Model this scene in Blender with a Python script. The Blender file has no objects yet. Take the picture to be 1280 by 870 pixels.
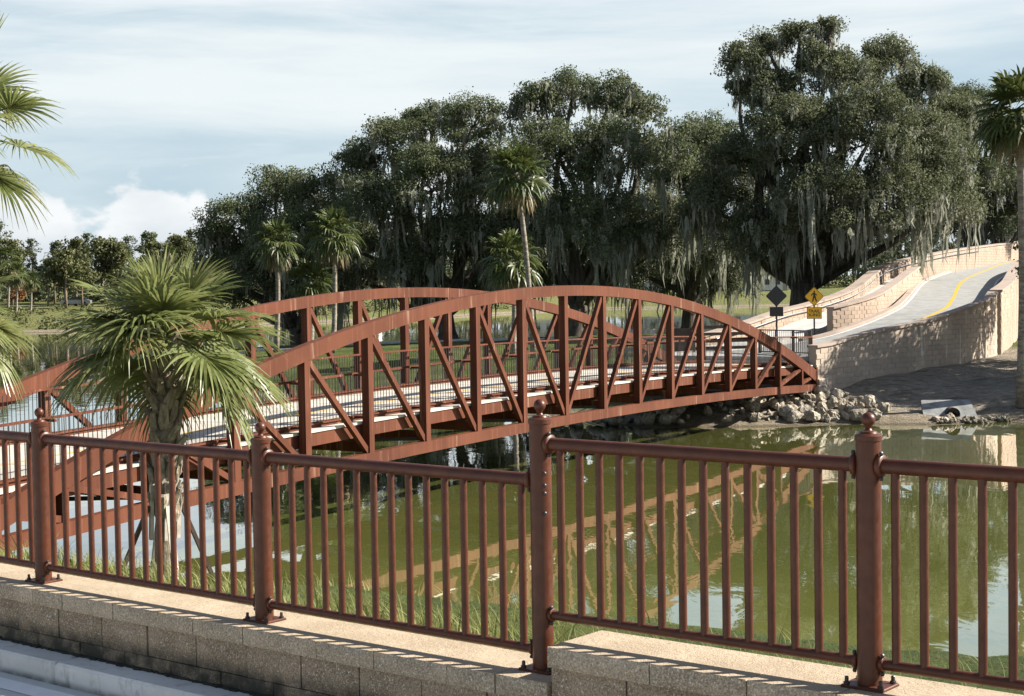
import bpy, math, random
import numpy as np
from mathutils import Vector, Matrix, Euler
R = math.radians
random.seed(7)
rng = np.random.default_rng(11)
sc = bpy.context.scene
COL = sc.collection

# ------------------------------------------------------------------ camera, sky, sun, exposure
EYE = 5.65                                   # eye height above the lake (z = 0)
cam = bpy.data.cameras.new('camera')
cam.sensor_width = 36.0
cam.lens = 2017 / 1280 * 36
cam.clip_start = 0.1
cam.clip_end = 6000
co = bpy.data.objects.new('camera', cam)
COL.objects.link(co)
co.matrix_world = Matrix.Translation((0, 0, EYE)) @ Matrix.Rotation(math.pi / 2 - 0.0425, 4, 'X') @ Matrix.Rotation(-0.0157, 4, 'Z')
sc.camera = co

SUN_EL, SUN_AZ = R(34), R(84)               # azimuth clockwise from +Y
world = bpy.data.worlds.new('World')
sc.world = world
world.use_nodes = True
wn, wl = world.node_tree.nodes, world.node_tree.links
wn.clear()


def N(t, nodes, **kw):
    n = nodes.new(t)
    for k, v in kw.items():
        setattr(n, k, v)
    return n


out = N('ShaderNodeOutputWorld', wn)
bg = N('ShaderNodeBackground', wn)
bg.inputs['Strength'].default_value = 0.05
sky = N('ShaderNodeTexSky', wn, sky_type='NISHITA', sun_disc=False, sun_elevation=SUN_EL, sun_rotation=SUN_AZ,
        air_density=1.0, dust_density=1.0, ozone_density=1.5)
tc = N('ShaderNodeTexCoord', wn)


def cloud(scale, stretch, off, lo, hi, detail=6, rough=0.55, dist=0.0):
    m = N('ShaderNodeMapping', wn)
    m.inputs['Scale'].default_value = (1, 1, stretch)
    m.inputs['Location'].default_value = off
    n = N('ShaderNodeTexNoise', wn)
    n.inputs['Scale'].default_value = scale
    n.inputs['Detail'].default_value = detail
    n.inputs['Roughness'].default_value = rough
    n.inputs['Distortion'].default_value = dist
    r = N('ShaderNodeMapRange', wn, interpolation_type='SMOOTHSTEP')
    r.inputs['From Min'].default_value = lo
    r.inputs['From Max'].default_value = hi
    wl.new(tc.outputs['Generated'], m.inputs['Vector'])
    wl.new(m.outputs['Vector'], n.inputs['Vector'])
    wl.new(n.outputs['Fac'], r.inputs['Value'])
    return r.outputs['Result']


def wmath(op, a, b):
    m = N('ShaderNodeMath', wn, operation=op)
    for i, v in enumerate((a, b)):
        if isinstance(v, (int, float)):
            m.inputs[i].default_value = v
        else:
            wl.new(v, m.inputs[i])
    return m.outputs[0]


def wmix(fac, a, b):
    m = N('ShaderNodeMix', wn, data_type='RGBA')
    wl.new(fac, m.inputs['Factor'])
    for nm, v in (('A', a), ('B', b)):
        s = [i for i in m.inputs if i.name == nm and i.type == 'RGBA'][0]
        if isinstance(v, tuple):
            s.default_value = v
        else:
            wl.new(v, s)
    return [o for o in m.outputs if o.type == 'RGBA'][0]


sep = N('ShaderNodeSeparateXYZ', wn)
wl.new(tc.outputs['Generated'], sep.inputs[0])
zc = sep.outputs['Z']


def zband(lo, hi, a=0.0, b=1.0):
    r = N('ShaderNodeMapRange', wn, interpolation_type='SMOOTHSTEP')
    r.inputs['From Min'].default_value = lo
    r.inputs['From Max'].default_value = hi
    r.inputs['To Min'].default_value = a
    r.inputs['To Max'].default_value = b
    wl.new(zc, r.inputs['Value'])
    return r.outputs['Result']


veil = cloud(2.2, 7.0, (0.3, 1.7, 0.2), 0.30, 0.62, 7, 0.55, 0.3)
veil = wmath('MULTIPLY', wmath('MULTIPLY', veil, zband(0.045, 0.085, 0.45, 1.0)), wmath('MULTIPLY', zband(0.17, 0.34, 1.0, 0.10), 0.9))
base = wmix(zband(0.12, 0.27, 0.92, 0.0), sky.outputs['Color'], (3.7, 4.75, 5.45, 1))
c1 = wmix(veil, base, (6.3, 6.7, 6.8, 1))
streak = cloud(5.0, 8.0, (4.0, 0.7, 1.1), 0.50, 0.72, 8, 0.62, 0.8)
c2 = wmix(wmath('MULTIPLY', streak, 0.45), c1, (6.5, 6.85, 6.95, 1))
puff = cloud(13.0, 1.7, (7.7, 1.3, 0.1), 0.0, 1.0, 8, 0.5, 0.0)
pr = N('ShaderNodeMapRange', wn, interpolation_type='SMOOTHSTEP')
pr.inputs['From Min'].default_value = 0.19
pr.inputs['From Max'].default_value = 0.285
wl.new(wmath('SUBTRACT', puff, wmath('MULTIPLY', zc, 5.4)), pr.inputs['Value'])
puffm = wmath('MULTIPLY', pr.outputs['Result'], zband(-0.01, 0.006))
shade = wmath('ADD', cloud(16.0, 2.0, (0.2, 2.2, 0.9), 0.30, 0.8, 5, 0.5), zband(0.015, 0.05, -0.35, 0.45))
shade.node.use_clamp = True
pc = wmix(shade, (5.0, 5.45, 5.8, 1), (6.6, 6.8, 6.9, 1))
c3 = wmix(puffm, c2, pc)
wl.new(c3, bg.inputs['Color'])
wl.new(bg.outputs[0], out.inputs['Surface'])

sun = bpy.data.lights.new('sun', 'SUN')
sun.energy = 5.0
sun.angle = R(0.55)
sun.color = (1.0, 0.93, 0.82)
so = bpy.data.objects.new('sun', sun)
COL.objects.link(so)
sdir = Vector((math.cos(SUN_EL) * math.sin(SUN_AZ), math.cos(SUN_EL) * math.cos(SUN_AZ), math.sin(SUN_EL)))
so.rotation_euler = sdir.to_track_quat('Z', 'Y').to_euler()
so.location = (60, -12, 60)
sc.view_settings.view_transform = 'Standard'
sc.view_settings.look = 'None'
sc.view_settings.exposure = 1.52
sc.view_settings.gamma = 1.0

# ------------------------------------------------------------------ materials


def srgb(r, g, b):
    f = lambda c: (c / 255 / 12.92) if c / 255 <= 0.04045 else ((c / 255 + 0.055) / 1.055) ** 2.4
    return (f(r), f(g), f(b), 1)


class Mat:
    def __init__(s, name, rough=0.6, metallic=0.0, spec=0.5):
        s.m = bpy.data.materials.new(name)
        s.m.use_nodes = True
        s.n, s.l = s.m.node_tree.nodes, s.m.node_tree.links
        s.p = s.n['Principled BSDF']
        s.p.inputs['Roughness'].default_value = rough
        s.p.inputs['Metallic'].default_value = metallic
        s.p.inputs['Specular IOR Level'].default_value = spec
        s.tc = N('ShaderNodeTexCoord', s.n)

    def vec(s, scale=(1, 1, 1), space='Object', loc=(0, 0, 0)):
        m = N('ShaderNodeMapping', s.n)
        m.inputs['Scale'].default_value = scale
        m.inputs['Location'].default_value = loc
        if space == 'World':
            g = N('ShaderNodeNewGeometry', s.n)
            s.l.new(g.outputs['Position'], m.inputs['Vector'])
        else:
            s.l.new(s.tc.outputs[space], m.inputs['Vector'])
        return m.outputs['Vector']

    def noise(s, scale, vec=None, detail=4, rough=0.55, dist=0.0):
        n = N('ShaderNodeTexNoise', s.n)
        n.inputs['Scale'].default_value = scale
        n.inputs['Detail'].default_value = detail
        n.inputs['Roughness'].default_value = rough
        n.inputs['Distortion'].default_value = dist
        s.l.new(vec if vec is not None else s.vec(), n.inputs['Vector'])
        return n.outputs['Fac']

    def voro(s, scale, vec=None, feature='F1', out='Distance'):
        n = N('ShaderNodeTexVoronoi', s.n, feature=feature)
        n.inputs['Scale'].default_value = scale
        s.l.new(vec if vec is not None else s.vec(), n.inputs['Vector'])
        return n.outputs[out]

    def ramp(s, fac, lo, hi, a=0.0, b=1.0, smooth=True):
        r = N('ShaderNodeMapRange', s.n, interpolation_type='SMOOTHSTEP' if smooth else 'LINEAR')
        for k, v in (('From Min', lo), ('From Max', hi), ('To Min', a), ('To Max', b)):
            r.inputs[k].default_value = v
        s.l.new(fac, r.inputs['Value'])
        return r.outputs['Result']

    def math(s, op, a, b=0.0):
        m = N('ShaderNodeMath', s.n, operation=op)
        for i, v in enumerate((a, b)):
            if isinstance(v, (int, float)):
                m.inputs[i].default_value = v
            else:
                s.l.new(v, m.inputs[i])
        return m.outputs[0]

    def mix(s, fac, a, b, mode='MIX'):
        m = N('ShaderNodeMix', s.n, data_type='RGBA', blend_type=mode)
        if isinstance(fac, (int, float)):
            m.inputs['Factor'].default_value = fac
        else:
            s.l.new(fac, m.inputs['Factor'])
        for nm, v in (('A', a), ('B', b)):
            k = [i for i in m.inputs if i.name == nm and i.type == 'RGBA'][0]
            if isinstance(v, tuple):
                k.default_value = v if len(v) == 4 else v + (1,)
            else:
                s.l.new(v, k)
        return [o for o in m.outputs if o.type == 'RGBA'][0]

    def color(s, c):
        if isinstance(c, tuple):
            s.p.inputs['Base Color'].default_value = c if len(c) == 4 else c + (1,)
        else:
            s.l.new(c, s.p.inputs['Base Color'])
        return s

    def bump(s, h, strength=0.3, dist=0.01):
        b = N('ShaderNodeBump', s.n)
        b.inputs['Strength'].default_value = strength
        b.inputs['Distance'].default_value = dist
        s.l.new(h, b.inputs['Height'])
        s.l.new(b.outputs[0], s.p.inputs['Normal'])
        s.l.new(b.outputs[0], s.p.inputs['Coat Normal'])
        return s

    def objrand(s):
        return N('ShaderNodeObjectInfo', s.n).outputs['Random']

    def pos(s):
        g = N('ShaderNodeNewGeometry', s.n)
        x = N('ShaderNodeSeparateXYZ', s.n)
        s.l.new(g.outputs['Position'], x.inputs[0])
        return x.outputs

    def translucent(s, col, fac):
        t = N('ShaderNodeBsdfTranslucent', s.n)
        if isinstance(col, tuple):
            t.inputs['Color'].default_value = col if len(col) == 4 else col + (1,)
        else:
            s.l.new(col, t.inputs['Color'])
        mx = N('ShaderNodeMixShader', s.n)
        mx.inputs[0].default_value = fac
        s.l.new(s.p.outputs[0], mx.inputs[1])
        s.l.new(t.outputs[0], mx.inputs[2])
        s.l.new(mx.outputs[0], s.n['Material Output'].inputs['Surface'])
        return s


M = {}


def plain(name, col, rough=0.6, var=0.25, scale=6.0, bumpd=0.0, spec=0.5, metallic=0.0):
    m = Mat(name, rough, metallic, spec)
    c = col[:3]
    f = m.noise(scale, detail=5)
    m.color(m.mix(m.ramp(f, 0.3, 0.7), tuple(x * (1 - var) for x in c), tuple(min(1, x * (1 + var)) for x in c)))
    if bumpd:
        m.bump(m.noise(scale * 4, detail=6), 0.5, bumpd)
    M[name] = m.m
    return m


# fence paint
m = Mat('brown_paint', 0.36, 0.0, 0.32)
f = m.noise(9, detail=5)
c = m.mix(m.ramp(f, 0.3, 0.75), (0.056, 0.0150, 0.0058), (0.082, 0.0235, 0.0092))
dust = m.ramp(m.noise(260, detail=2), 0.62, 0.76)
c = m.mix(m.math('MULTIPLY', dust, 0.25), c, (0.12, 0.075, 0.052))
chip = m.ramp(m.noise(14, m.vec(loc=(3, 1, 7)), detail=8, rough=0.75), 0.705, 0.725)
c = m.mix(m.math('MULTIPLY', chip, 0.6), c, (0.3375, 0.285, 0.24))
m.color(c)
m.l.new(m.ramp(m.noise(30), 0.3, 0.7, 0.34, 0.52), m.p.inputs['Roughness'])
m.bump(m.noise(500, detail=2), 0.25, 0.0015)
M['brown_paint'] = m.m

# weathering steel of the bridge, object space = bridge space (x along the span)
m = Mat('bridge_steel', 0.7, 0.0, 0.15)
big = m.noise(0.5, detail=5)
c = m.mix(m.ramp(big, 0.3, 0.7), (0.070, 0.0215, 0.0105), (0.106, 0.0355, 0.0178))
runs = m.noise(1.0, m.vec((9, 9, 0.25)), detail=4, rough=0.65)
c = m.mix(m.math('MULTIPLY', m.ramp(runs, 0.46, 0.32), 0.5), c, (0.0561, 0.0191, 0.0119))
c = m.mix(m.math('MULTIPLY', m.ramp(runs, 0.53, 0.68), 0.5), c, (0.165, 0.066, 0.0396))
white = m.noise(1.0, m.vec((3.1, 3.1, 0.12), loc=(4, 9, 0)), detail=6, rough=0.8)
c = m.mix(m.math('MULTIPLY', m.ramp(white, 0.575, 0.66), 0.6), c, (0.2772, 0.1848, 0.132))
grime = m.noise(18, detail=4)
c = m.mix(m.math('MULTIPLY', m.ramp(grime, 0.5, 0.8), 0.25), c, (0.066, 0.0264, 0.0198))
m.color(c)
m.bump(grime, 0.15, 0.004)
M['bridge_steel'] = m.m

plain('dark_steel', (0.028, 0.022, 0.020), 0.45)
plain('black_paint', (0.012, 0.012, 0.013), 0.4)
plain('galvanised', (0.42, 0.44, 0.45), 0.35, metallic=0.7)

# deck concrete
m = Mat('deck_concrete', 0.85)
c = m.mix(m.ramp(m.noise(0.8, detail=6), 0.3, 0.7), (0.3404, 0.3182, 0.2738), (0.444, 0.4144, 0.3626))
c = m.mix(m.math('MULTIPLY', m.ramp(m.noise(7, detail=6), 0.55, 0.8), 0.5), c, (0.2516, 0.2368, 0.2146))
m.color(c)
m.bump(m.noise(60, detail=4), 0.3, 0.003)
M['deck_concrete'] = m.m

m = Mat('kerb_concrete', 0.9)
c = m.mix(m.ramp(m.noise(1.5, m.vec(space='World'), detail=6), 0.3, 0.7), (0.52, 0.51, 0.48), (0.68, 0.665, 0.63))
c = m.mix(m.math('MULTIPLY', m.ramp(m.noise(9, m.vec((1, 1, 0.4), 'World'), detail=7, rough=0.7), 0.52, 0.75), 0.7), c, (0.20, 0.20, 0.19))
c = m.mix(m.ramp(m.noise(240, m.vec(space='World'), detail=2), 0.62, 0.72, 0, 0.4), c, (0.16, 0.16, 0.15))
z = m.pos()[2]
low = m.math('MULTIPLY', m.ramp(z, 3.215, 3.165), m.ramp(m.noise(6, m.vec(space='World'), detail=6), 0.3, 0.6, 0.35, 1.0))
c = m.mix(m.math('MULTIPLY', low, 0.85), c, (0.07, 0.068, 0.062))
m.color(c)
m.bump(m.noise(90, m.vec(space='World'), detail=5), 0.35, 0.004)
M['kerb_concrete'] = m.m

m = Mat('road_concrete', 0.9)
c = m.mix(m.ramp(m.noise(1.1, m.vec(space='World'), detail=6), 0.3, 0.7), (0.45, 0.45, 0.432), (0.558, 0.549, 0.522))
c = m.mix(m.ramp(m.noise(130, m.vec(space='World'), detail=3), 0.55, 0.7, 0, 0.4), c, (0.252, 0.252, 0.243))
m.color(c)
m.bump(m.noise(160, m.vec(space='World'), detail=3), 0.3, 0.003)
M['road_concrete'] = m.m


def aggregate(name, base_a, base_b, fleck, mort=None):
    m = Mat(name, 0.92)
    v = m.vec(space='World')
    c = m.mix(m.ramp(m.noise(3.2, v, detail=6), 0.3, 0.7), base_a, base_b)
    c = m.mix(m.math('MULTIPLY', m.objrand(), 0.35), c, tuple(x * 0.62 for x in base_a))
    g = m.noise(95, v, detail=4, rough=0.7)
    c = m.mix(m.ramp(g, 0.45, 0.68, 0, 0.75), c, tuple(x * 1.6 for x in base_b))
    c = m.mix(m.ramp(g, 0.44, 0.33, 0, 0.8), c, tuple(x * 0.35 for x in base_a))
    vd = m.voro(105, v)
    sel = m.ramp(m.noise(60, m.vec(space='World', loc=(5, 3, 2)), detail=1), 0.54, 0.60)
    c = m.mix(m.math('MULTIPLY', m.ramp(vd, 0.42, 0.28), m.math('MULTIPLY', sel, 0.8)), c, fleck)
    vd2 = m.voro(48, m.vec(space='World', loc=(1, 8, 4)))
    sel2 = m.ramp(m.noise(22, m.vec(space='World', loc=(9, 3, 2)), detail=1), 0.58, 0.62)
    c = m.mix(m.math('MULTIPLY', m.ramp(vd2, 0.32, 0.22), m.math('MULTIPLY', sel2, 0.8)), c, fleck)
    m.color(c)
    m.bump(m.math('ADD', g, m.noise(28, v, detail=5)), 0.9, 0.008)
    M[name] = m.m
    return m, c


m, c = aggregate('wall_block', (0.19, 0.142, 0.092), (0.32, 0.245, 0.165), (0.62, 0.58, 0.50))
z = m.pos()[2]
moss = m.math('MULTIPLY', m.ramp(z, 3.50, 3.37), m.ramp(m.noise(7, m.vec(space='World'), detail=5), 0.3, 0.6, 0.4, 1.0))
c = m.mix(moss, c, (0.035, 0.032, 0.022))
m.color(c)
m, c = aggregate('cap_block', (0.26, 0.205, 0.142), (0.41, 0.335, 0.240), (0.66, 0.60, 0.50))
nz = N('ShaderNodeNewGeometry', m.n)
sx = N('ShaderNodeSeparateXYZ', m.n)
m.l.new(nz.outputs['True Normal'], sx.inputs[0])
top = m.ramp(sx.outputs['Z'], 0.6, 0.9)
tn = m.mix(m.ramp(m.noise(4, m.vec(space='World'), detail=6), 0.3, 0.7), (0.32, 0.250, 0.170), (0.40, 0.322, 0.228))
tn = m.mix(m.ramp(m.noise(26, m.vec(space='World'), detail=6), 0.52, 0.75, 0, 0.55), tn, (0.238, 0.182, 0.126))
c = m.mix(top, c, tn)
m.color(c)

# pink-beige ramp walls


def rampwall(name, a, b, streakcol, lo, hi, amt):
    m = Mat(name, 0.9)
    v = m.vec(space='World')
    c = m.mix(m.ramp(m.noise(0.7, v, detail=5), 0.3, 0.7), a, b)
    c = m.mix(m.math('MULTIPLY', m.objrand(), 0.3), c, tuple(x * 0.72 for x in a))
    c = m.mix(m.ramp(m.noise(14, v, detail=6), 0.5, 0.75, 0, 0.4), c, tuple(x * 0.6 for x in a))
    st = m.noise(1.0, m.vec((1.3, 1.3, 0.10), 'World', (2.2, 0.4, 0)), detail=5, rough=0.7)
    dd = m.math('MULTIPLY', m.ramp(st, lo, hi), amt)
    c = m.mix(dd, c, streakcol)
    dk = m.noise(1.0, m.vec((0.9, 0.9, 0.12), 'World', (7, 3, 0)), detail=6, rough=0.7)
    c = m.mix(m.ramp(dk, 0.54, 0.68, 0, 0.6), c, tuple(x * 0.45 for x in a))
    m.color(c)
    m.bump(m.noise(30, v, detail=5), 0.6, 0.012)
    M[name] = m.m


rampwall('ramp_wall_block', (0.33, 0.27, 0.215), (0.42, 0.35, 0.28), (0.74, 0.66, 0.53), 0.60, 0.68, 0.8)
rampwall('ramp_wall_pink', (0.30, 0.225, 0.168), (0.36, 0.275, 0.210), (0.2108, 0.1612, 0.124), 0.64, 0.74, 0.5)
rampwall('ramp_cap', (0.2852, 0.2232, 0.1798), (0.341, 0.2728, 0.2232), (0.186, 0.1488, 0.1178), 0.6, 0.72, 0.5)

plain('trail_asphalt', (0.2312, 0.2312, 0.221), 0.9, 0.15, 2.0)
plain('yellow_line', (0.51, 0.2924, 0.0204), 0.7, 0.15, 14)
plain('white_line', (0.5304, 0.5304, 0.51), 0.7, 0.12, 9)
plain('road_white', (0.78, 0.78, 0.78), 0.7, 0.06, 5)
plain('sidewalk', (0.374, 0.3672, 0.3468), 0.9, 0.15, 1.5)
plain('sign_yellow', (0.78, 0.40, 0.008), 0.4, 0.06, 8)
plain('timber_dark', (0.060, 0.038, 0.026), 0.8, 0.35, 5)
plain('timber_grey', (0.30, 0.28, 0.25), 0.85, 0.3, 5)
plain('timber_brace', (0.48, 0.43, 0.36), 0.85, 0.3, 7)
plain('white_wall', (0.546, 0.539, 0.511), 0.7, 0.08, 2)
plain('grey_roof', (0.21, 0.21, 0.21), 0.8, 0.2, 3)
plain('window_glass', (0.021, 0.0245, 0.028), 0.1, 0.1, 3)
plain('car_silver', (0.294, 0.308, 0.329), 0.25, 0.05, 3, metallic=0.4)
plain('tyre', (0.02, 0.02, 0.02), 0.9)
plain('culvert_concrete', (0.19, 0.195, 0.19), 0.85, 0.3, 2.5, 0.01)

m = Mat('riprap', 0.93)
c = m.mix(m.objrand(), (0.24, 0.204, 0.148), (0.416, 0.376, 0.3))
n1 = m.noise(3.5, m.vec(space='World'), detail=7, rough=0.65)
c = m.mix(m.ramp(n1, 0.42, 0.62, 0, 0.75), c, (0.104, 0.084, 0.06))
c = m.mix(m.ramp(m.noise(2.0, m.vec(space='World', loc=(3, 4, 5)), detail=5), 0.55, 0.7, 0, 0.5), c, (0.48, 0.448, 0.376))
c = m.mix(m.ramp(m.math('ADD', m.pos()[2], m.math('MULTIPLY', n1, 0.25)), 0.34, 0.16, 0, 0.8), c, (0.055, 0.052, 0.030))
m.color(c)
m.bump(m.noise(9, m.vec(space='World'), detail=7), 1.0, 0.08)
M['riprap'] = m.m

# ground
m = Mat('ground', 0.95, spec=0.2)
P_ = m.pos()
v = m.vec(space='World')
n1 = m.noise(0.35, v, detail=6)
n2 = m.noise(3.0, v, detail=6, rough=0.7)
grass = m.mix(m.ramp(n1, 0.35, 0.65), (0.0444, 0.0681, 0.0133), (0.0962, 0.1184, 0.0281))
grass = m.mix(m.ramp(n2, 0.48, 0.75, 0, 0.55), grass, (0.1258, 0.111, 0.0481))
dry = m.mix(m.ramp(n2, 0.35, 0.65), (0.092, 0.110, 0.030), (0.165, 0.160, 0.060))
farmask = m.ramp(P_[1], 150, 185)
g1 = m.mix(farmask, grass, dry)
soil = m.mix(m.ramp(n2, 0.35, 0.68), (0.21, 0.178, 0.138), (0.36, 0.31, 0.245))
soil = m.mix(m.ramp(m.noise(1.2, m.vec((0.5, 1.8, 1), 'World'), detail=5), 0.5, 0.7, 0, 0.6), soil, (0.070, 0.058, 0.043))
wob = m.math('MULTIPLY', m.math('SUBTRACT', n1, 0.5), 5.0)
sx_ = m.ramp(m.math('ADD', P_[0], wob), 5.0, 8.0)
sy_ = m.ramp(m.math('ADD', P_[1], wob), 82, 78)
sy0 = m.ramp(P_[1], 40, 50)
g2 = m.mix(m.math('MULTIPLY', m.math('MULTIPLY', sx_, sy_), sy0), g1, soil)
shore = m.mix(m.ramp(n2, 0.4, 0.6), (0.185, 0.1517, 0.1073), (0.2664, 0.222, 0.1628))
zn = m.math('ADD', P_[2], m.math('MULTIPLY', m.math('SUBTRACT', n2, 0.5), 0.35))
g3 = m.mix(m.ramp(zn, 0.40, 0.16), g2, shore)
wet = m.ramp(P_[2], 0.09, 0.02)
g3 = m.mix(m.math('MULTIPLY', wet, 0.6), g3, (0.0592, 0.0481, 0.0333))
m.color(g3)
m.bump(m.math('ADD', m.noise(6, v, detail=8, rough=0.75), m.math('MULTIPLY', n2, 1.0)), 1.0, 0.16)
M['ground'] = m.m

# lake water: murky olive body under a rippled surface
m = Mat('lake_water', 0.02, spec=0.5)
m.p.inputs['IOR'].default_value = 1.4
m.p.inputs['Coat Weight'].default_value = 1.0
m.p.inputs['Coat IOR'].default_value = 1.5
m.p.inputs['Coat Roughness'].default_value = 0.02
v = m.vec(space='World')
c = m.mix(m.ramp(m.noise(0.06, v, detail=4), 0.3, 0.7), (0.092, 0.102, 0.026), (0.135, 0.140, 0.040))
P_ = m.pos()
far = m.ramp(P_[1], 60, 140)
c = m.mix(far, c, (0.11, 0.11, 0.06))
m.color(c)
w1 = m.noise(1.6, m.vec((1.0, 0.45, 1), 'World'), detail=3, rough=0.5, dist=0.6)
w2 = m.noise(0.5, m.vec((1.0, 0.6, 1), 'World'), detail=2)
hgt = m.math('ADD', m.math('MULTIPLY', w1, m.ramp(m.noise(0.045, v, detail=3), 0.40, 0.62, 0.25, 1.0)), m.math('MULTIPLY', w2, 1.1))
m.bump(hgt, 0.20, 0.030)
M['lake_water'] = m.m


def foliage(name, a, b, tl=0.25, rough=0.5, scale=0.9, spec=0.3, yellow=None):
    m = Mat(name, rough, 0.0, spec)
    v = m.vec(space='World')
    n1 = m.noise(scale, v, detail=4)
    c = m.mix(m.ramp(n1, 0.3, 0.7), a, b)
    n2 = m.noise(scale * 9, v, detail=2)
    c = m.mix(m.ramp(n2, 0.4, 0.75, 0, 0.5), c, tuple(min(1, x * 1.55) for x in b))
    if yellow:
        c = m.mix(m.ramp(m.noise(scale * 3, m.vec(space='World', loc=(3, 7, 1)), detail=3), 0.55, 0.72, 0, 0.65), c, yellow)
    c = m.mix(m.math('MULTIPLY', m.objrand(), 0.45), c, (a[0] * 1.12, a[1] * 1.08, a[2] * 0.95))
    m.color(c)
    if tl:
        m.translucent(c, tl)
    M[name] = m.m


foliage('oak_leaf', (0.066, 0.083, 0.040), (0.118, 0.138, 0.070), 0.32, 0.65, 0.9, 0.15)
foliage('oak_leaf_light', (0.072, 0.085, 0.042), (0.125, 0.138, 0.074), 0.34, 0.65, 0.9, 0.15)
foliage('hanging_moss', (0.175, 0.182, 0.140), (0.30, 0.305, 0.245), 0.35, 0.9, 0.6, 0.1)
foliage('pine_leaf', (0.062, 0.078, 0.042), (0.110, 0.128, 0.070), 0.2, 0.7, 0.1, 0.15)
foliage('scrub_leaf', (0.0555, 0.0629, 0.0222), (0.1036, 0.111, 0.0407), 0.2, 0.6, 0.15)
foliage('rust_leaf', (0.148, 0.0629, 0.0222), (0.2072, 0.0962, 0.037), 0.2, 0.6, 0.2)
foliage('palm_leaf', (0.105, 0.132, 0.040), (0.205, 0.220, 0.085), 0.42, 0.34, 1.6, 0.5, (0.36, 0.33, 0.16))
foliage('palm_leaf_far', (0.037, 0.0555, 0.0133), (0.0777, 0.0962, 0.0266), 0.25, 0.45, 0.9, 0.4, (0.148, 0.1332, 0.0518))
foliage('dead_frond', (0.1628, 0.1221, 0.0703), (0.2516, 0.1998, 0.1221), 0.2, 0.8, 1.0, 0.2)
foliage('bank_grass', (0.1184, 0.1406, 0.0407), (0.222, 0.222, 0.0851), 0.35, 0.6, 0.8, 0.2, (0.3108, 0.2664, 0.1258))


def bark(name, a, b, sc_=(6, 6, 1.2)):
    m = Mat(name, 0.95, 0, 0.2)
    n1 = m.noise(1.0, m.vec(sc_, 'World'), detail=6, rough=0.7)
    m.color(m.mix(m.ramp(n1, 0.35, 0.65), a, b))
    m.bump(n1, 0.9, 0.05)
    M[name] = m.m


bark('oak_bark', (0.045, 0.038, 0.031), (0.115, 0.100, 0.083))
bark('palm_bark', (0.14, 0.118, 0.095), (0.29, 0.255, 0.21), (3, 3, 9))
bark('boot_bark', (0.16, 0.130, 0.095), (0.37, 0.315, 0.245), (14, 14, 5))
bark('pine_bark', (0.10, 0.075, 0.055), (0.20, 0.16, 0.125))

# ------------------------------------------------------------------ mesh helpers


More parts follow.
